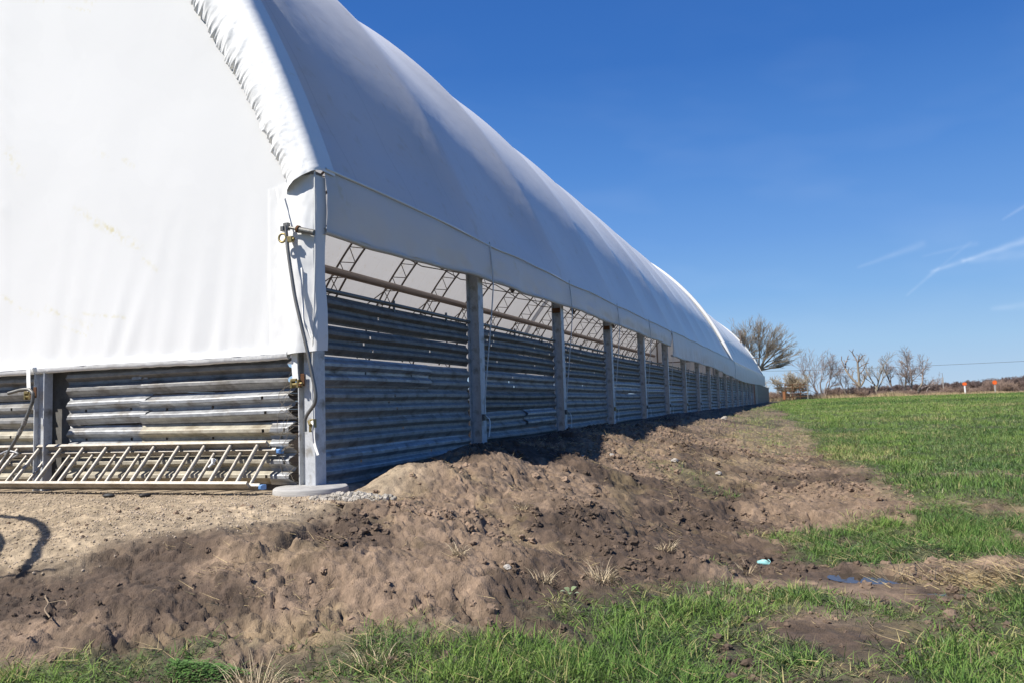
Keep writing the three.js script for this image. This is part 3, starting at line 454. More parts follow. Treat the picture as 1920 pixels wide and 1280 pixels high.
// sheet steel wind wall past the posts
{
  const w = thing('steel_wall', 'ribbed grey steel sheet wall at the far end of the barn', 'wall', [0.3, 0, -75]);
  for (let i = 0; i < 15; i++) { const m = part('panel', sheet(22, 1, (u, v) => [0.03 * Math.abs(((u * 11) % 1) - 0.5) + 0.0, lerp(-0.1, 2.28 - 0.012 * i, v), -u * 1.96]), i < 2 ? galvB : galvDark, w); m.position.z = -i * 2; }
  part('cap', box(0.12, 0.06, 3.6, 0, 2.14, -27.5), hemMat, w);
}

// ---------------------------------------------------------------- ladder on its side against the gable rails
{
  const t = thing('ladder', 'grey aluminium extension ladder lying on its edge against the gable rails', 'ladder', [0, 0, 0]);
  const A = [0, 0.075, 0.37], B = [0, 0.475, 0.02], nrm = V3([0, B[2] - A[2], -(B[1] - A[1])]).normalize().multiplyScalar(-1); // out of the ladder plane, up and outwards
  const dir = V3(B).sub(V3(A)).normalize();
  const railGeo = (x0, x1) => { // C section along x, web across the plane normal
    const L = x1 - x0, g = [box(L, 0.030, 0.075, 0, 0, 0, 0.005), box(L, 0.036, 0.008, 0, 0, 0.036, 0.002), box(L, 0.036, 0.008, 0, 0, -0.036, 0.002)].map(q => q.toNonIndexed ? (q.index ? q.toNonIndexed() : q) : q);
    const m = mergeGeometries(g); m.applyMatrix4(new THREE.Matrix4().makeBasis(new THREE.Vector3(1, 0, 0), dir, nrm)); m.translate((x0 + x1) / 2, 0, 0); return m;
  };
  const sec = (shift, x0, x1, xr, inset, rung, n) => {
    const a = V3(A).addScaledVector(dir, inset).addScaledVector(nrm, shift), b = V3(B).addScaledVector(dir, -inset).addScaledVector(nrm, shift);
    for (const [q, dx] of [[a, 0], [b, -0.02]]) { const m = part('rail', railGeo(x0, x1 + dx), alu, t); m.position.set(0, q.y, q.z); }
    for (let i = 0; i < n; i++) { const x = xr - 0.352 * i; part('rung', rod([x - 0.03, a.y, a.z], [x - 0.03 + 0.02, b.y, b.z], rung, 10), alu, t); }
    return [a, b];
  };
  sec(0, -5.4, -0.33, -0.46, 0, 0.023, 16);
  const [a, b] = sec(-0.085, -5.6, -0.24, -0.36, 0.035, 0.019, 17);
  for (const q of [a, b]) part('end_cap', box(0.05, 0.05, 0.09, -0.225, q.y, q.z, 0.012), blueMat, t, 'blue plastic cap on the rail end');
  part('rung_lock', [box(0.03, 0.07, 0.04, -0.96, 0.30, 0.15), rod([-0.98, 0.24, 0.2], [-0.94, 0.32, 0.13], 0.012, 6)], strapMat, t);
}
{ // black scraps under the ladder
  for (const [x, z, a, l] of [[-2.0, 0.55, 0.3, 'small black block lying under the middle of the ladder'], [-1.55, 0.5, 1.2, 'thin black scrap under the ladder nearer the corner post']]) {
    const o = part('scrap', (() => { const g = new THREE.DodecahedronGeometry(0.055, 1); g.scale(1.2, 0.45, 0.7); return g; })(), blackMat, scene); o.position.set(x, heightAt(x, z) + 0.02, z); o.rotation.y = a; tag(o, l, 'scrap');
  }
}
{ // bent rod by the left gable post
  const t = thing('crank_rod', 'grey steel rod with bent pointed top leaning by the left gable post', 'rod', [-3.46, 0, 0.3]);
  part('shaft', tube([[-0.50, 0.08, 0.12], [-0.31, 0.40, 0.06], [-0.20, 0.60, 0.02], [-0.10, 0.78, 0], [0.0, 1.02, -0.02]], 0.020, 10, 40), pipeMat, t);
  part('bent_tip', tube([[0.0, 1.02, -0.02], [0.005, 1.12, -0.02], [-0.06, 1.17, -0.02], [-0.16, 1.17, 0.0], [-0.33, 1.135, 0.03]], 0.020, 10, 30), pipeMat, t);
  part('collar', [rod([-0.115, 0.755, 0.0], [-0.085, 0.815, 0], 0.026, 10), rod([-0.175, 0.645, 0.012], [-0.14, 0.71, 0.005], 0.025, 10)], galvB, t);
  part('hook', tube([[-0.42, 0.42, 0.05], [-0.28, 0.46, 0.05], [-0.16, 0.42, 0.02], [-0.30, 0.36, 0.02]], 0.013, 6), galvA, t);
}
{ // round-topped feeder left of the view; only its shadow falls into the picture
  const t = thing('hay_feeder', 'round-topped steel feeder left of the view, shading the gravel at the left edge', 'feeder', [-2.46, -0.25, 3.58], -0.781);
  const half = (r0, r1, a0, a1, d) => { const s = new THREE.Shape(); s.absarc(0, 0, r1, a0, a1, false); if (r0) s.absarc(0, 0, r0, a1, a0, true); else s.closePath(); const g = new THREE.ExtrudeGeometry(s, { depth: d, bevelEnabled: false, curveSegments: 40 }); g.translate(0, 0.58, -d / 2); return g; };
  part('end_panel', half(0, 1.50, -0.35, Math.PI + 0.35, 0.05), galvDark, t);
  part('guard', half(1.89, 1.95, 1.02, 2.55, 0.04), galvDark, t);
  for (const a of [1.02, 2.5]) part('guard_strut', rod([1.45 * Math.cos(a), 0.58 + 1.45 * Math.sin(a), 0], [2.25 * Math.cos(a + 0.06), 0.58 + 2.25 * Math.sin(a + 0.06), 0], 0.012, 6), pipeMat, t);
  for (const x of [-1.2, 1.2]) part('leg', box(0.08, 0.8, 0.08, x, 0.2, 0), galvDark, t);
}
{ // torn plastic pipe end in the mud
  const x = 4.66, z = -0.10, t = thing('plastic_scrap', 'pale turquoise torn plastic tube end lying on brown mud', 'plastic scrap', [x, heightAt(x, z) + 0.035, z], 0.25);
  t.scale.setScalar(0.62); const m = Std({ color: C(0.30, 0.60, 0.58), roughness: 0.5 });
  part('shell', sheet(24, 10, (u, v) => { const a = lerp(-0.15, 1.05 + 0.25 * Math.sin(v * 5), u) * Math.PI, r = lerp(0.028, 0.043, v), w = 0.005 * Math.sin(u * 9 + v * 4); return [lerp(-0.085, 0.075 - 0.03 * u * (1 - u) * 4 + 0.02 * Math.sin(u * 8), v), (r + w) * Math.sin(a), (r + w) * Math.cos(a)]; }), m, t);
  part('rim', tube(Array.from({ length: 12 }, (_, i) => { const a = i / 11 * Math.PI * 1.15 - 0.4; return [0.075 + 0.01 * Math.sin(a * 3), 0.043 * Math.sin(a), 0.043 * Math.cos(a)]; }), 0.005, 6), m, t);
}

// ---------------------------------------------------------------- grass, straw, clods, stones
// blades: [n, spread, length, width, droop, seg]; colours come from the material
function blades(seed, n, spread, len, wid, droop, seg = 3, up = 1) {
  const r = rng(seed), p = [], nn = [], idx = [];
  for (let b = 0; b < n; b++) {
    const a = r() * 6.283, d = spread * Math.sqrt(r()), L = len * (0.45 + 0.75 * r()), dr = droop * (0.3 + 1.2 * r()), ha = r() * 6.283, x0 = d * Math.cos(a), z0 = d * Math.sin(a), w = wid * (0.6 + 0.6 * r()), la = a + (r() - 0.5) * 2, tw = ha;
    const base = p.length / 3; let x = x0, y = -0.01, z = z0, lean = (0.15 + 0.35 * r()) * dr;
    for (let s = 0; s <= seg; s++) {
      const t = s / seg, ww = w * (1 - t * t) * 0.5 + 0.0004, cx = Math.cos(tw) * ww, cz = Math.sin(tw) * ww;
      p.push(x - cx, y, z - cz, x + cx, y, z + cz); const nx = -Math.sin(tw), nz = Math.cos(tw); nn.push(nx * 0.6, 0.8, nz * 0.6, nx * 0.6, 0.8, nz * 0.6);
      lean += dr * 0.75 / seg * (1 + t); const st = L / seg; x += Math.sin(lean) * Math.cos(la) * st; z += Math.sin(lean) * Math.sin(la) * st; y += Math.cos(lean) * st * up;
    }
    for (let s = 0; s < seg; s++) { const q = base + s * 2; idx.push(q, q + 1, q + 3, q, q + 3, q + 2); }
  }
  const g = new THREE.BufferGeometry(); g.setAttribute('position', new THREE.Float32BufferAttribute(p, 3)); g.setAttribute('normal', new THREE.Float32BufferAttribute(nn, 3)); g.setIndex(idx); return g;
}
function scatter(name, geo, mat, list, label, colorOf) {
  const m = new THREE.InstancedMesh(geo, mat, list.length), M = new THREE.Matrix4(), q = new THREE.Quaternion(), e = new THREE.Euler();
  list.forEach((o, i) => { e.set(o.rx || 0, o.ry || 0, o.rz || 0); q.setFromEuler(e); M.compose(new THREE.Vector3(o.x, o.y, o.z), q, new THREE.Vector3(o.s, o.sy ?? o.s, o.s)); m.setMatrixAt(i, M); if (colorOf) m.setColorAt(i, colorOf(o)); });
  m.name = numbered(name); m.castShadow = m.receiveShadow = true; scene.add(m); return tag(m, label, null, null, 'stuff');
}
const bladeMat = Phy({ color: C(1, 1, 1), roughness: 1, transmission: 0.38, thickness: 0, specularIntensity: 0.35 });
const tmpC = new THREE.Color();
const grassCol = (o) => { const k = o.t, d = o.dry; return tmpC.setRGB(lerp(lerp(0.092, 0.245, k), 0.52, d), lerp(lerp(0.212, 0.385, k), 0.44, d), lerp(lerp(0.042, 0.075, k), 0.21, d)); };
const WP0 = camera.position, FWD = [-Math.sin(19.93 * D2R), -Math.cos(19.93 * D2R)];
const inView = (x, z) => { const dx = x - WP0.x, dz = z - WP0.z, f = dx * FWD[0] + dz * FWD[1], s = dx * -FWD[1] + dz * FWD[0]; return f > 0 && Math.abs(s) < f * 0.72 + 1.2; };
{
  const near = [[], [], []], mid = [[], []], farL = [], r = rng(11);
  function fill(x0, x1, z0, z1, dens, minG, put) { const n = (x1 - x0) * (z1 - z0) * dens; for (let i = 0; i < n; i++) { const x = lerp(x0, x1, r()), z = lerp(z0, z1, r()); if (!inView(x, z)) continue; const g = grassAt(x, z); if (g < minG || r() > 0.08 + 0.92 * g * g) continue; put(x, z, g); } }
  const mk = (x, z, g, s) => { const n = fbm(x * 0.9 + 30, z * 0.9, 3) + 1.1 * fbm(x * 0.12 + 3, z * 0.07, 3), pale = ss(0.18, 0.42, fbm(x * 0.35 + 60, z * 0.22 + 20, 4)), tall = 0.5 + 0.75 * ss(-0.15, 0.45, fbm(x * 1.4, z * 1.4 + 70, 2)); return { x, z, y: heightAt(x, z, z > -40), ry: r() * 6.28, rx: (r() - 0.5) * 0.8, rz: (r() - 0.5) * 0.8, s: s * (0.75 + 0.5 * r()), sy: s * (0.75 + 0.5 * r()) * tall * (0.5 + 0.5 * g), t: clamp(0.45 + 0.8 * n + 0.5 * (r() - 0.5), 0, 1), dry: r() < 0.08 + 0.25 * (1 - g) + 0.45 * pale ? 0.5 + 0.5 * r() : 0.16 * r() }; };
  fill(-0.5, 9, -3.2, 5, 640, 0.06, (x, z, g) => near[(r() * 3) | 0].push(mk(x, z, g, 1)));
  fill(2, 22, -17, -3.2, 170, 0.06, (x, z, g) => mid[(r() * 2) | 0].push(mk(x, z, g, 1)));
  fill(2, 48, -48, -17, 44, 0.06, (x, z, g) => mid[(r() * 2) | 0].push(mk(x, z, g, 1.35)));
  fill(2, 110, -124, -48, 12, 0.2, (x, z, g) => farL.push(mk(x, z, g, 1)));
  near.forEach((l, i) => scatter('grass', blades(40 + i, 15, 0.06, 0.088 + 0.018 * i, 0.0048, 1.25 + 0.4 * i, 4), bladeMat, l, 'fresh green pasture grass in the foreground', grassCol));
  mid.forEach((l, i) => scatter('grass', blades(50 + i, 24, 0.14, 0.078, 0.006, 1.3, 2), bladeMat, l, 'green pasture grass of the field beside the barn', grassCol));
  scatter('grass', blades(60, 24, 0.30, 0.12, 0.022, 1.1, 2), bladeMat, farL, 'distant green pasture grass', grassCol);
  // tan dead grass along the far edge of the field
  const edge = []; for (let i = 0; i < 5200; i++) { const x = lerp(-4, 120, Math.pow(r(), 0.8)), z = -123 - 6 * r() + 2 * vn(x * 0.1, 3); edge.push({ x, z, y: heightAt(x, z, false), ry: r() * 6.3, s: 1, sy: (0.6 + 0.9 * r() + 0.5 * vn(x * 0.3, 9)) * lerp(1, 0.6, ss(18, 26, x)), t: r() }); }
  scatter('dead_grass', blades(61, 16, 0.4, 0.55, 0.04, 0.5, 2), bladeMat, edge, 'tan dead grass along the far field edge', (o) => tmpC.setRGB(0.44 + 0.1 * o.t, 0.345 + 0.08 * o.t, 0.20 + 0.05 * o.t));
  // straw and dry stems strewn over the dirt
  const st = [], bits = []; const straws = (n, x0, x1, z0, z1, f, len) => { for (let i = 0; i < n; i++) { const x = lerp(x0, x1, r()), z = lerp(z0, z1, r()); if (!inView(x, z) || r() > f(x, z)) continue; st.push({ x, z, y: heightAt(x, z) + 0.006, ry: r() * 6.28, rx: (r() - 0.5) * 0.5, s: len * (0.5 + r()), t: r() }); } };
  straws(9000, -2, 7.5, -4.5, 4.2, (x, z) => x < 0.3 && z < 0.3 ? 0 : 0.06 + 0.9 * ss(0.12, 0.5, fbm(x * 1.9 + 90, z * 1.9, 3)) * ss(-1, 1.2, x), 1);
  straws(1300, 5.55, 7.6, -0.15, 0.95, (x, z) => Math.exp(-(((x - 6.3) / 0.8) ** 2 + ((z - 0.33) / 0.25) ** 2)), 1.7);
  straws(12000, 1, 6.2, -16, -3, (x, z) => 0.2 + 0.6 * ss(0, 0.4, fbm(x * 1.5 + 40, z * 1.2, 3)), 1.1);
  straws(9000, -0.5, 9, -3, 4.6, (x, z) => grassAt(x, z) * 0.8, 1.1);
  const sg = blades(70, 4, 0.03, 0.09, 0.0035, 0.15, 1, 1); sg.rotateZ(-1.45);
  scatter('straw', sg, Std({ color: C(1, 1, 1), roughness: 0.9 }), st, 'pale straw and dead stems strewn on the dirt', (o) => tmpC.setRGB(0.42 + 0.16 * o.t, 0.32 + 0.13 * o.t, 0.17 + 0.07 * o.t));
  // clods of soil
  const clods = [[], [], []]; for (let i = 0; i < 110000; i++) { const x = lerp(-2.6, 6.2, r()), z = lerp(-11, 4.2, r()); if (!inView(x, z) || (x < 0.35 && z < 0.4)) continue; const g = grassAt(x, z), gr = gravelAt(x, z); if (r() > (1 - g) * (1 - 0.85 * gr) * (0.10 + 0.9 * ss(-0.05, 0.4, fbm(x * 1.3 + 15, z * 1.3, 4)))) continue; const s = 0.004 + 0.052 * Math.pow(r(), 8) * (0.5 + 0.5 * ss(0.2, 1.5, x)); clods[i % 3].push({ x, z, y: heightAt(x, z) + s * 0.1, ry: r() * 6, rx: r() * 6, s, t: r(), d: damp(x, z) }); }
  for (let k = 0; k < 3; k++) { let g = new THREE.IcosahedronGeometry(1, 2); const P = g.attributes.position; for (let i = 0; i < P.count; i++) { const v = new THREE.Vector3().fromBufferAttribute(P, i), f = 0.8 + 0.3 * vn(v.x * 1.7 + k * 9, v.y * 1.7 + v.z * 1.3) + 0.3 * vn(v.x * 3.7 + v.z * 3, v.y * 3.7 + k); P.setXYZ(i, v.x * f, v.y * f * 0.65, v.z * f * 0.9); } g = toCreasedNormals(g, 0.5); scatter('dirt_clods', g, Std({ color: C(1, 1, 1), roughness: 1 }), clods[k], 'crumbled clods of brown soil', (o) => { const m = 0.7 + 0.5 * o.t; return tmpC.setRGB(lerp(0.235, 0.11, o.d) * m, lerp(0.165, 0.077, o.d) * m, lerp(0.115, 0.055, o.d) * m); }); }
  // gravel by the gable
  const gv = []; for (let i = 0; i < 22000; i++) { const x = lerp(-6, 0.9, r()), z = lerp(0.15, 3, r()); if (!inView(x, z)) continue; const g = gravelAt(x, z); if (r() > g * 0.9) continue; const s = 0.003 + 0.009 * Math.pow(r(), 4); gv.push({ x, z, y: heightAt(x, z) + s * 0.3, ry: r() * 6, rx: r() * 6, s, t: r() }); }
  scatter('gravel', new THREE.DodecahedronGeometry(1, 0), Std({ color: C(1, 1, 1), roughness: 1 }), gv, 'fine tan gravel in front of the gable wall', (o) => tmpC.setRGB(0.40 + 0.2 * (o.t - 0.4), 0.32 + 0.17 * (o.t - 0.4), 0.23 + 0.15 * (o.t - 0.4)));
  // pale crushed concrete spilled beside the footing
  const pile = []; for (let i = 0; i < 2600; i++) { const a = r() * 6.28, d = Math.sqrt(r()), x = 0.98 + 0.46 * d * Math.cos(a), z = 0.52 + 0.14 * d * Math.sin(a), s = 0.003 + 0.028 * Math.pow(r(), 9); pile.push({ x, z, y: heightAt(x, z) + 0.05 * (1 - d) + s * 0.2, ry: r() * 6, rx: r() * 6, s, t: r() }); }
  scatter('rubble', new THREE.DodecahedronGeometry(1, 0), concrete, pile, 'pale crushed concrete rubble spilled beside the post footing', (o) => tmpC.setRGB(0.7 + 0.5 * o.t, 0.65 + 0.48 * o.t, 0.57 + 0.46 * o.t));
}
{ // single stones
  const r = rng(21), sg = new THREE.IcosahedronGeometry(1, 2), P = sg.attributes.position; for (let i = 0; i < P.count; i++) { const v = new THREE.Vector3().fromBufferAttribute(P, i), f = 0.9 + 0.25 * vn(v.x * 1.8, v.y * 1.8 + v.z); P.setXYZ(i, v.x * f, v.y * f * 0.6, v.z * f * 0.8); } sg.computeVertexNormals();
  const sm = Std({ color: C(0.50, 0.46, 0.41), map: concMap, roughness: 0.95 });
  for (const [x, z, s, l] of [[3.25, -4.5, 0.06, 'whitish stone among the thin grass right of the shadow'], [3.9, -4.1, 0.05, 'pale stone on the dirt left of the green field'], [2.45, -4.0, 0.05, 'pale stone at the edge of the barn shadow'], [2.15, -3.55, 0.06, 'round stone on the mound crest by the shadow'], [2.5, -20, 0.12, 'pale clod on the shadow edge farther along the barn'], [3.0, 1.75, 0.035, 'small light stone in the dark dirt bank']]) {
    const o = part('stone', sg, sm, scene); o.position.set(x, heightAt(x, z) + s * 0.25, z); o.scale.setScalar(s); o.rotation.y = r() * 6; tag(o, l, 'stone');
  }
}
{ // dry tussocks, clover, twig
  const dry = Phy({ color: C(0.50, 0.41, 0.28), roughness: 1, transmission: 0.15, thickness: 0, specularIntensity: 0.3 }), dryD = Phy({ color: C(0.38, 0.30, 0.19), roughness: 1, transmission: 0.15, thickness: 0, specularIntensity: 0.3 });
  for (const [x, z, n, sp, len, dr, l] of [[2.32, 3.72, 340, 0.10, 0.24, 1.5, 'large combed dry grass tussock at the bottom beside the clover'], [3.62, 1.45, 190, 0.09, 0.17, 1.5, 'pale dry tussock hanging over the dirt bank'], [2.62, 1.75, 60, 0.04, 0.15, 1.6, 'small dry tuft in the dark dirt bank'], [3.25, 1.72, 90, 0.07, 0.14, 1.5, 'dry tuft on a crumbling dirt ledge'], [2.55, 0.15, 60, 0.06, 0.11, 1.2, 'sparse dry tuft on the upper mound'], [3.95, 0.6, 80, 0.06, 0.12, 1.3, 'thin dry tuft right of the dirt bank'], [4.55, 0.35, 70, 0.05, 0.13, 1.2, 'upright dry weeds left of the puddle'], [2.75, 3.2, 150, 0.14, 0.16, 1.5, 'matted dead grass patch at the foreground grass edge']]) {
    const t = thing('dry_tussock', l, 'dry grass', [x, heightAt(x, z), z]); part('stems', blades((x * 97 + z * 31) | 0, n, sp, len, 0.0045, dr, 4), dry, t); part('stubble', blades((x * 31 + z * 17) | 0, n / 2 | 0, sp * 0.8, len * 0.6, 0.005, dr * 0.9, 3), dryD, t);
  }
  const r = rng(31), p = [], idx = []; // leafy ground weed
  for (let i = 0; i < 2600; i++) { const a = r() * 6.28, d = Math.sqrt(r()) * (0.65 + 0.5 * vn(a * 1.6, 3)), x = 0.32 * d * Math.cos(a), z = 0.15 * d * Math.sin(a), y = 0.06 * (1 - d * d) + 0.03 * r() + heightAt(1.86 + x, 3.56 + z, true) - heightAt(1.86, 3.56, true), s = 0.004 + 0.008 * r() * r(), b = p.length / 3, ta = r() * 6.28, k = 0.5 * (r() - 0.3); for (let j = 0; j < 6; j++) { const q = ta + j / 6 * 6.283; p.push(x + s * Math.cos(q), y + s * k * Math.cos(q * 1), z + s * Math.sin(q)); } for (let j = 1; j < 5; j++) idx.push(b, b + j, b + j + 1); }
  const g = new THREE.BufferGeometry(); g.setAttribute('position', new THREE.Float32BufferAttribute(p, 3)); g.setIndex(idx); g.computeVertexNormals();
  const cl = part('ground_weed', g, Phy({ color: C(0.10, 0.22, 0.035), roughness: 1, transmission: 0.3, thickness: 0, specularIntensity: 0.4 }), scene); cl.position.set(1.86, heightAt(1.86, 3.56), 3.56); tag(cl, 'bright green small-leaved weed mat at the bottom left', null, null, 'stuff');
  const barkT = Std({ color: C(0.24, 0.18, 0.12), roughness: 0.95 }), tw = thing('twig', 'bare forked twig lying on the dark dirt at lower left', 'twig', [0.25, heightAt(0.25, 3.2), 3.2]);
  part('stem', tube([[-0.26, 0.03, -0.22], [-0.12, 0.05, -0.10], [0.05, 0.05, 0.02], [0.16, 0.04, 0.14], [0.3, 0.02, 0.22]], 0.005, 6), barkT, tw); part('fork', tube([[0.05, 0.05, 0.02], [0.17, 0.07, 0.0], [0.26, 0.05, 0.06]], 0.003, 5), barkT, tw);
  const lf = thing('leafy_weed', 'single small green leafy weed beside the dirt bank', 'weed', [3.52, heightAt(3.52, 1.95) - 0.01, 1.95]); lf.scale.setScalar(0.7);
  for (let i = 0; i < 5; i++) { const a = i * 1.3; part('leaf', sheet(6, 3, (u, v) => { const w = 0.028 * Math.sin(Math.PI * Math.min(1, u * 1.05)), d = 0.02 + 0.08 * u; return [d * Math.cos(a) - w * (v - 0.5) * 2 * Math.sin(a), 0.05 + 0.04 * Math.sin(u * 2.4) + 0.01 * i, d * Math.sin(a) + w * (v - 0.5) * 2 * Math.cos(a)]; }), Phy({ color: C(0.22, 0.28, 0.13), roughness: 1, transmission: 0.3, thickness: 0 }), lf); }
}

// ---------------------------------------------------------------- bare trees
function branchSet(seed, starts, o) {
  const r = rng(seed), p = [], nn = [], idx = []; const levels = [{ p, nn, idx }, { p: [], nn: [], idx: [] }];
  const up = new THREE.Vector3(0, 1, 0);
  function seg(L, rings, sides) { const base = L.p.length / 3; rings.forEach(([c, d, rad]) => { const a = new THREE.Vector3().crossVectors(d, Math.abs(d.y) < 0.9 ? up : new THREE.Vector3(1, 0, 0)).normalize(), b = new THREE.Vector3().crossVectors(d, a); for (let k = 0; k < sides; k++) { const q = k / sides * 6.2832, x = a.x * Math.cos(q) + b.x * Math.sin(q), y = a.y * Math.cos(q) + b.y * Math.sin(q), z = a.z * Math.cos(q) + b.z * Math.sin(q); L.p.push(c.x + x * rad, c.y + y * rad, c.z + z * rad); L.nn.push(x, y, z); } }); for (let i = 0; i < rings.length - 1; i++) for (let k = 0; k < sides; k++) { const a = base + i * sides + k, b = base + i * sides + (k + 1) % sides; L.idx.push(a, b, b + sides, a, b + sides, a + sides); } }
  function grow(pos, dir, len, rad, depth, only) {
    const n = depth > 2 ? 5 : depth > 0 ? 4 : 3, rings = [], c = pos.clone(), d = dir.clone(), kids = [];
    const endR = depth === 0 ? rad * 0.35 : rad * o.taper;
    for (let i = 0; i <= n; i++) {
      rings.push([c.clone(), d.clone(), lerp(rad, endR, i / n)]);
      if (i && depth > 0) kids.push([c.clone(), d.clone(), lerp(rad, endR, i / n), i / n]);
      if (i < n) { d.x += (r() - 0.5) * o.crook; d.z += (r() - 0.5) * o.crook; d.y += (r() - 0.5) * o.crook * 0.7 + o.tropism * (depth < 3 ? 1 : 0.4); d.normalize(); c.addScaledVector(d, len / n); }
    }
    seg(depth >= o.depth ? levels[0] : levels[1], rings, depth > 2 ? 7 : depth > 1 ? 5 : 3);
    if (!depth || only) return;
    for (const [kc, kd, kr, t] of kids) {
      const end = t === 1, cnt = end ? o.fork : (r() < o.side * (t > 0.3 ? 1 : 0.4) ? 1 : 0);
      for (let k = 0; k < cnt; k++) { const a = r() * 6.2832, sp = end ? o.spread * (0.5 + 0.7 * r()) : o.spread * (1 + 0.7 * r()), q = new THREE.Vector3(Math.cos(a), 0.1 * (r() - 0.5), Math.sin(a)); const nd = kd.clone().multiplyScalar(Math.cos(sp)).addScaledVector(q.addScaledVector(kd, -q.dot(kd)).normalize(), Math.sin(sp)).normalize(); grow(kc, nd, len * (end ? o.shrink : o.shrink * 0.85) * (0.75 + 0.45 * r()), Math.max(o.min, kr * (end ? 0.78 : 0.55)), depth - 1); }
    }
  }
  for (const s of starts) grow(V3(s.p || [0, 0, 0]), V3(s.d).normalize(), s.l, s.r, s.depth ?? o.depth, s.only);
  return levels.map(L => { const g = new THREE.BufferGeometry(); g.setAttribute('position', new THREE.Float32BufferAttribute(L.p, 3)); g.setAttribute('normal', new THREE.Float32BufferAttribute(L.nn, 3)); g.setIndex(L.idx); return g; });
}
const bark = (r, g, b) => Std({ color: C(r, g, b), roughness: 0.95 });
const barkA = bark(0.30, 0.255, 0.20), barkB = bark(0.31, 0.255, 0.23), barkC = bark(0.44, 0.36, 0.25), barkD = bark(0.15, 0.11, 0.095), barkG = bark(0.26, 0.235, 0.195);
function tree(name, label, x, z, y, set, mats, turn = 0, sc = 1) { const t = thing(name, label, 'tree', [x, y, z], turn); t.scale.setScalar(sc); part('trunk', set[0], mats[0], t); part('crown', set[1], mats[1] || mats[0], t); if (sc === 1) t.scale.setScalar(0.77); return t; }
const O = (q) => ({ depth: 4, taper: 0.62, crook: 0.28, tropism: 0.03, side: 0.8, fork: 2, spread: 0.5, shrink: 0.72, min: 0.022, ...q });
tree('bare_tree', 'tall bare vase-shaped tree rising behind the far end of the barn', -1.6, -118, 0.2, branchSet(3, [{ d: [0.04, 1, 0], l: 4.9, r: 0.36, depth: 6, only: 1 }, ...[[0.85, 0.9, 0.1, 3.0], [0.45, 1, -0.3, 3.1], [0.12, 1, 0.25, 3.1], [1, 0.45, 0.2, 2.7], [1, 0.1, -0.2, 1.9], [0.65, 1, 0.3, 3.0]].map(([a, b, c, l]) => ({ p: [0.15, 4.8, 0], d: [a, b, c], l: l * 0.88, r: 0.15, depth: 5 })), { p: [-1.3, 0, 1], d: [-0.05, 1, 0], l: 5.2, r: 0.3, depth: 6, only: 1 }, ...[[-0.75, 1, 0.2, 2.8], [-0.35, 1, -0.2, 3.0], [-0.1, 1, 0.2, 3.0], [0.2, 1, 0, 2.8]].map(([a, b, c, l]) => ({ p: [-1.5, 5.1, 1], d: [a, b, c], l: l * 0.88, r: 0.14, depth: 5 }))], O({ depth: 6, crook: 0.14, spread: 0.34, shrink: 0.70, tropism: 0.03, side: 0.8, min: 0.013 })), [barkA, barkA], 0, 0.98);
tree('bare_tree', 'pale brushy tree in the hedgerow nearest the barn', 2.9, -126, 0.35, branchSet(8, [0, 1, 2, 3].map(i => ({ p: [i * 0.5 - 0.8, 0, 0], d: [i * 0.25 - 0.4, 1, 0.1], l: 2.0, r: 0.11, depth: 5 })), O({ depth: 5, spread: 0.55, side: 0.95, min: 0.025, shrink: 0.7 })), [barkC, barkC]);
tree('bare_tree', 'dense twiggy bare tree left of the cut-back trees', 6.6, -127, 0.4, branchSet(14, [[-0.5, 0.16], [-0.1, 0.2], [0.3, 0.18], [0.12, 0.14], [-0.75, 0.12]].map(([q, w], i) => ({ p: [q * 0.8 + 1, 0, 0], d: [q, 1, 0.2 * (i % 2)], l: 3.1, r: w, depth: 5 })), O({ depth: 5, spread: 0.5, side: 0.6, crook: 0.22, min: 0.02, shrink: 0.73 })), [barkB, barkB]);
tree('bare_tree', 'thin sparse bare tree leaning between the twiggy and the cut-back tree', 11.0, -127, 0.4, branchSet(19, [{ d: [-0.45, 1, 0], l: 2.6, r: 0.13, depth: 4 }, { p: [0.3, 0, 0], d: [0.05, 1, 0], l: 1.8, r: 0.12, depth: 4 }], O({ depth: 4, crook: 0.4, side: 0.5, spread: 0.5 })), [barkA, barkB]);
tree('bare_tree', 'cut-back bare tree with three thick stubby limbs', 12.7, -128, 0.4, branchSet(23, [{ d: [0, 1, 0], l: 2.6, r: 0.34, depth: 1 }, { p: [0, 2.2, 0], d: [-0.85, 1, 0], l: 4.6, r: 0.26, depth: 2 }, { p: [0, 2.4, 0], d: [-0.03, 1, 0.1], l: 4.6, r: 0.27, depth: 2 }, { p: [0, 2.0, 0], d: [0.55, 1, -0.1], l: 2.0, r: 0.2, depth: 3 }, { p: [-1.2, 4.0, 0], d: [-0.2, 1, 0], l: 1.2, r: 0.06, depth: 2 }], O({ depth: 2, taper: 0.75, crook: 0.35, spread: 0.75, side: 0.8, shrink: 0.42, fork: 3 })), [barkA, barkB]);
tree('bare_tree', 'slim bare tree with upright forked limbs in the middle of the hedgerow', 15.2, -129, 0.4, branchSet(29, [{ d: [0.0, 1, 0], l: 1.6, r: 0.26, depth: 1 }, { p: [0, 1.4, 0], d: [-0.28, 1, 0], l: 3.2, r: 0.17, depth: 4 }, { p: [0, 1.4, 0], d: [0.2, 1, 0.2], l: 3.2, r: 0.17, depth: 4 }, { p: [0, 1.4, 0], d: [0.5, 1, -0.1], l: 2.6, r: 0.14, depth: 4 }], O({ depth: 4, crook: 0.3, spread: 0.42, side: 0.7, shrink: 0.64 })), [barkG, barkA]);
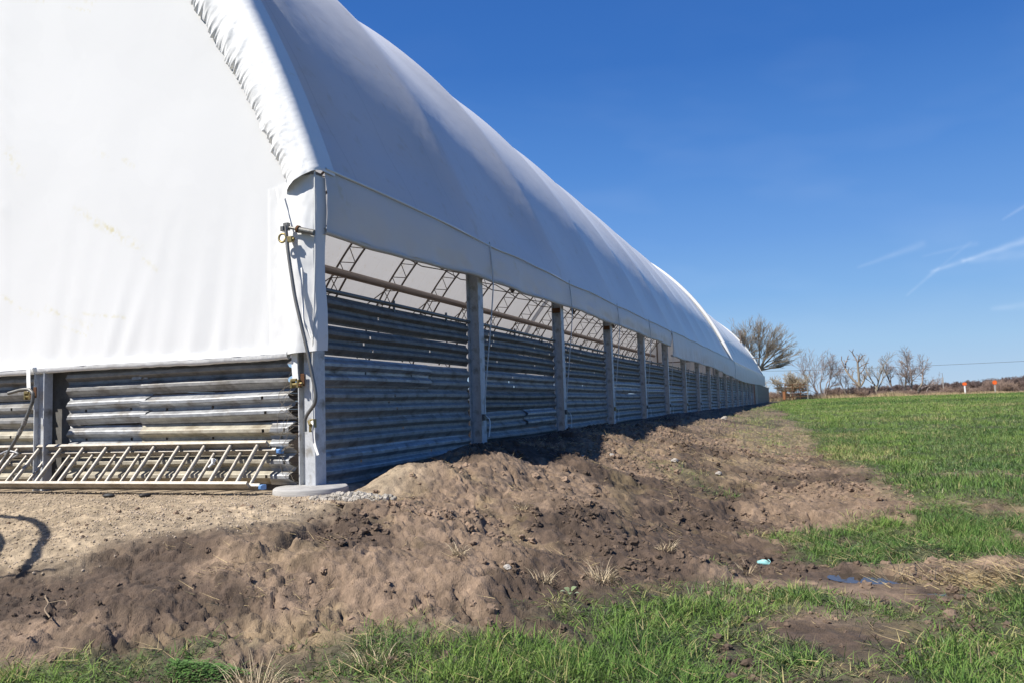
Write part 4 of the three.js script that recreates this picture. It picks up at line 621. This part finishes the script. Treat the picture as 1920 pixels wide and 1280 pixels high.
tree('bare_tree', 'crooked thin bare tree left of the broad one', 17.4, -130, 0.4, branchSet(37, [{ d: [-0.1, 1, 0], l: 2.6, r: 0.2, depth: 2 }, { p: [-0.2, 2.4, 0], d: [-0.2, 1, 0], l: 2.6, r: 0.15, depth: 4 }, { p: [-0.2, 2.4, 0], d: [0.2, 1, 0], l: 1.8, r: 0.1, depth: 4 }], O({ depth: 4, crook: 0.4, spread: 0.45, side: 0.7, shrink: 0.64 })), [barkA, barkB]);
tree('bare_tree', 'broad many-limbed bare tree at the right end of the hedgerow', 20.2, -131, 0.4, branchSet(41, [{ p: [-1.0, 0, 0], d: [-0.25, 1, 0], l: 3.4, r: 0.22, depth: 5 }, { d: [0.05, 1, 0.1], l: 3.6, r: 0.24, depth: 5 }, { p: [0.7, 0, 0], d: [0.45, 1, 0], l: 3.0, r: 0.26, depth: 5 }, { p: [2.2, 0, 0.3], d: [0.7, 1, 0], l: 2.0, r: 0.18, depth: 4 }], O({ depth: 5, crook: 0.34, spread: 0.5, side: 0.65, shrink: 0.69 })), [barkA, barkB]);
tree('bare_tree', 'small mossy stump-like tree behind the rusty gate', -1.0, -131, 0.3, branchSet(45, [{ d: [0.1, 1, 0], l: 2.4, r: 0.22, depth: 3 }, { p: [-2.2, 0, 0], d: [0, 1, 0], l: 2.2, r: 0.16, depth: 4 }], O({ depth: 3, crook: 0.4, spread: 0.6, side: 0.9, shrink: 0.62 })), [barkC, barkC]);
{ // undergrowth of the hedgerow and the far wood: masses nobody could count
  const r = rng(51), bushSet = (s) => mergeGeometries(branchSet(s, Array.from({ length: 9 }, (_, i) => ({ p: [(i - 4) * 0.16, 0, ((i * 7) % 5 - 2) * 0.15], d: [(i - 4) * 0.14, 1, ((i * 5) % 7 - 3) * 0.12], l: 0.85, r: 0.03, depth: 3 })), O({ depth: 9, spread: 0.5, side: 1, crook: 0.4, min: 0.018, shrink: 0.7 })).filter(g => g.attributes.position.count));
  const b = [bushSet(1), bushSet(2)], lists = [[], []];
  for (let i = 0; i < 230; i++) { const x = lerp(-3, 34, r()), z = -127 - 5 * r(), h = (0.4 + 0.5 * r()) * (0.85 + 0.4 * vn(x * 0.35, 2)); lists[i % 2].push({ x, z, y: 0.35, ry: r() * 6.3, s: h, sy: h, t: r() }); }
  for (let i = 0; i < 150; i++) { const x = lerp(30, 130, r()), z = -133 - 8 * r(), h = 0.35 + 0.3 * r(); lists[i % 2].push({ x, z, y: 0.3, ry: r() * 6.3, s: h, sy: h, t: r() }); }
  lists.forEach((l, i) => scatter('undergrowth', b[i], bark(1, 1, 1), l, 'reddish brown brush under the hedgerow trees', (o) => tmpC.setRGB(0.29 + 0.08 * o.t, 0.21 + 0.06 * o.t, 0.17 + 0.04 * o.t)));
  const w = [61, 62, 63].map(s => mergeGeometries(branchSet(s, [{ d: [0, 1, 0], l: 2.6, r: 0.2, depth: 5 }, { p: [0.8, 0, 0.4], d: [0.2, 1, 0], l: 2.2, r: 0.16, depth: 5 }], O({ depth: 9, spread: 0.5, side: 0.9, crook: 0.3, min: 0.06, shrink: 0.7 })))), wl = [[], [], []];
  for (let i = 0; i < 1500; i++) { const x = lerp(20, 330, r()), z = -470 + 45 * r() + (x - 40) * 0.12, h = (0.72 + 0.4 * r()) * (0.62 + 0.4 * ss(60, 125, x + 12 * vn(x * 0.05, 3))); wl[i % 3].push({ x, z, y: 0.3, ry: r() * 6.3, s: h * 1.15, sy: h, t: r() }); }
  wl.forEach((l, i) => scatter('far_wood', w[i], bark(1, 1, 1), l, 'distant bare brown wood on the horizon at right', (o) => tmpC.setRGB(0.155 + 0.06 * o.t, 0.115 + 0.04 * o.t, 0.105 + 0.03 * o.t)));
}
{ // markers, pole, wires, gate
  const white = Std({ color: C(0.75, 0.75, 0.73), roughness: 0.6 }), orange = Std({ color: C(0.75, 0.13, 0.02), roughness: 0.6 });
  for (const [x, z, h, wd, l] of [[26.4, -124.5, 1.25, 0.2, 'white marker post with orange top, left of the two'], [30.2, -124.5, 1.3, 0.15, 'orange round-topped marker post, right of the two']]) { const t = thing('marker_post', l, 'marker', [x, 0.45, z]); part('post', box(wd, h, 0.1, 0, h / 2, 0), wd > 0.18 ? white : concrete, t); part('sign', (() => { const g = new THREE.CylinderGeometry(0.30, 0.30, 0.05, 20); g.rotateX(Math.PI / 2); g.scale(1, wd > 0.18 ? 0.8 : 1, 1); g.translate(0, h + 0.2, 0.06); return g; })(), orange, t); }
  const t = thing('utility_pole', 'thin pale grey pole with a small cap at the field edge', 'pole', [25.7, 0.3, -138.9]); part('shaft', rod([0, 0, 0], [0, 2.9, 0], 0.07, 10), concrete, t); part('cap', box(0.26, 0.5, 0.2, -0.05, 2.3, 0), concrete, t); part('tip', rod([0, 2.9, 0], [-0.05, 3.6, 0], 0.04, 6), galvB, t);
  const wire = bark(0.12, 0.13, 0.15);
  tag(part('power_line', tube([[-60, 11, -215], [0, 7.6, -212], [60, 7.3, -205], [130, 9.2, -198]], 0.045, 5, 60), wire, scene), 'long overhead wire crossing the sky above the hedgerow', 'power line');
  tag(part('power_line', tube([[62, 3.6, -205], [84, 5.6, -203], [120, 10.5, -200]], 0.04, 5, 30), wire, scene), 'short overhead wire rising to the right edge above the wood', 'power line');
  const g = thing('field_gate', 'rusty orange livestock gate just past the barn end', 'gate', [2.2, 0.15, -112], 0.2);
  for (let i = 0; i < 6; i++) part('bar', rod([0, 0.25 + i * 0.42, 0], [3.0, 0.25 + i * 0.42, 0], 0.05, 8), rustMat, g);
  for (const x of [0, 1.0, 2.0, 3.0]) part('upright', rod([x, 0, 0], [x, 2.5 + (x === 3 ? 0.6 : 0), 0], x === 3 ? 0.09 : 0.06, 8), x === 3 ? barkG : rustMat, g);
  part('hinge_panel', box(0.35, 1.1, 0.05, -0.2, 0.9, 0), Std({ color: C(0.33, 0.14, 0.06), roughness: 0.8 }), g);
}
renderer.render(scene, camera);
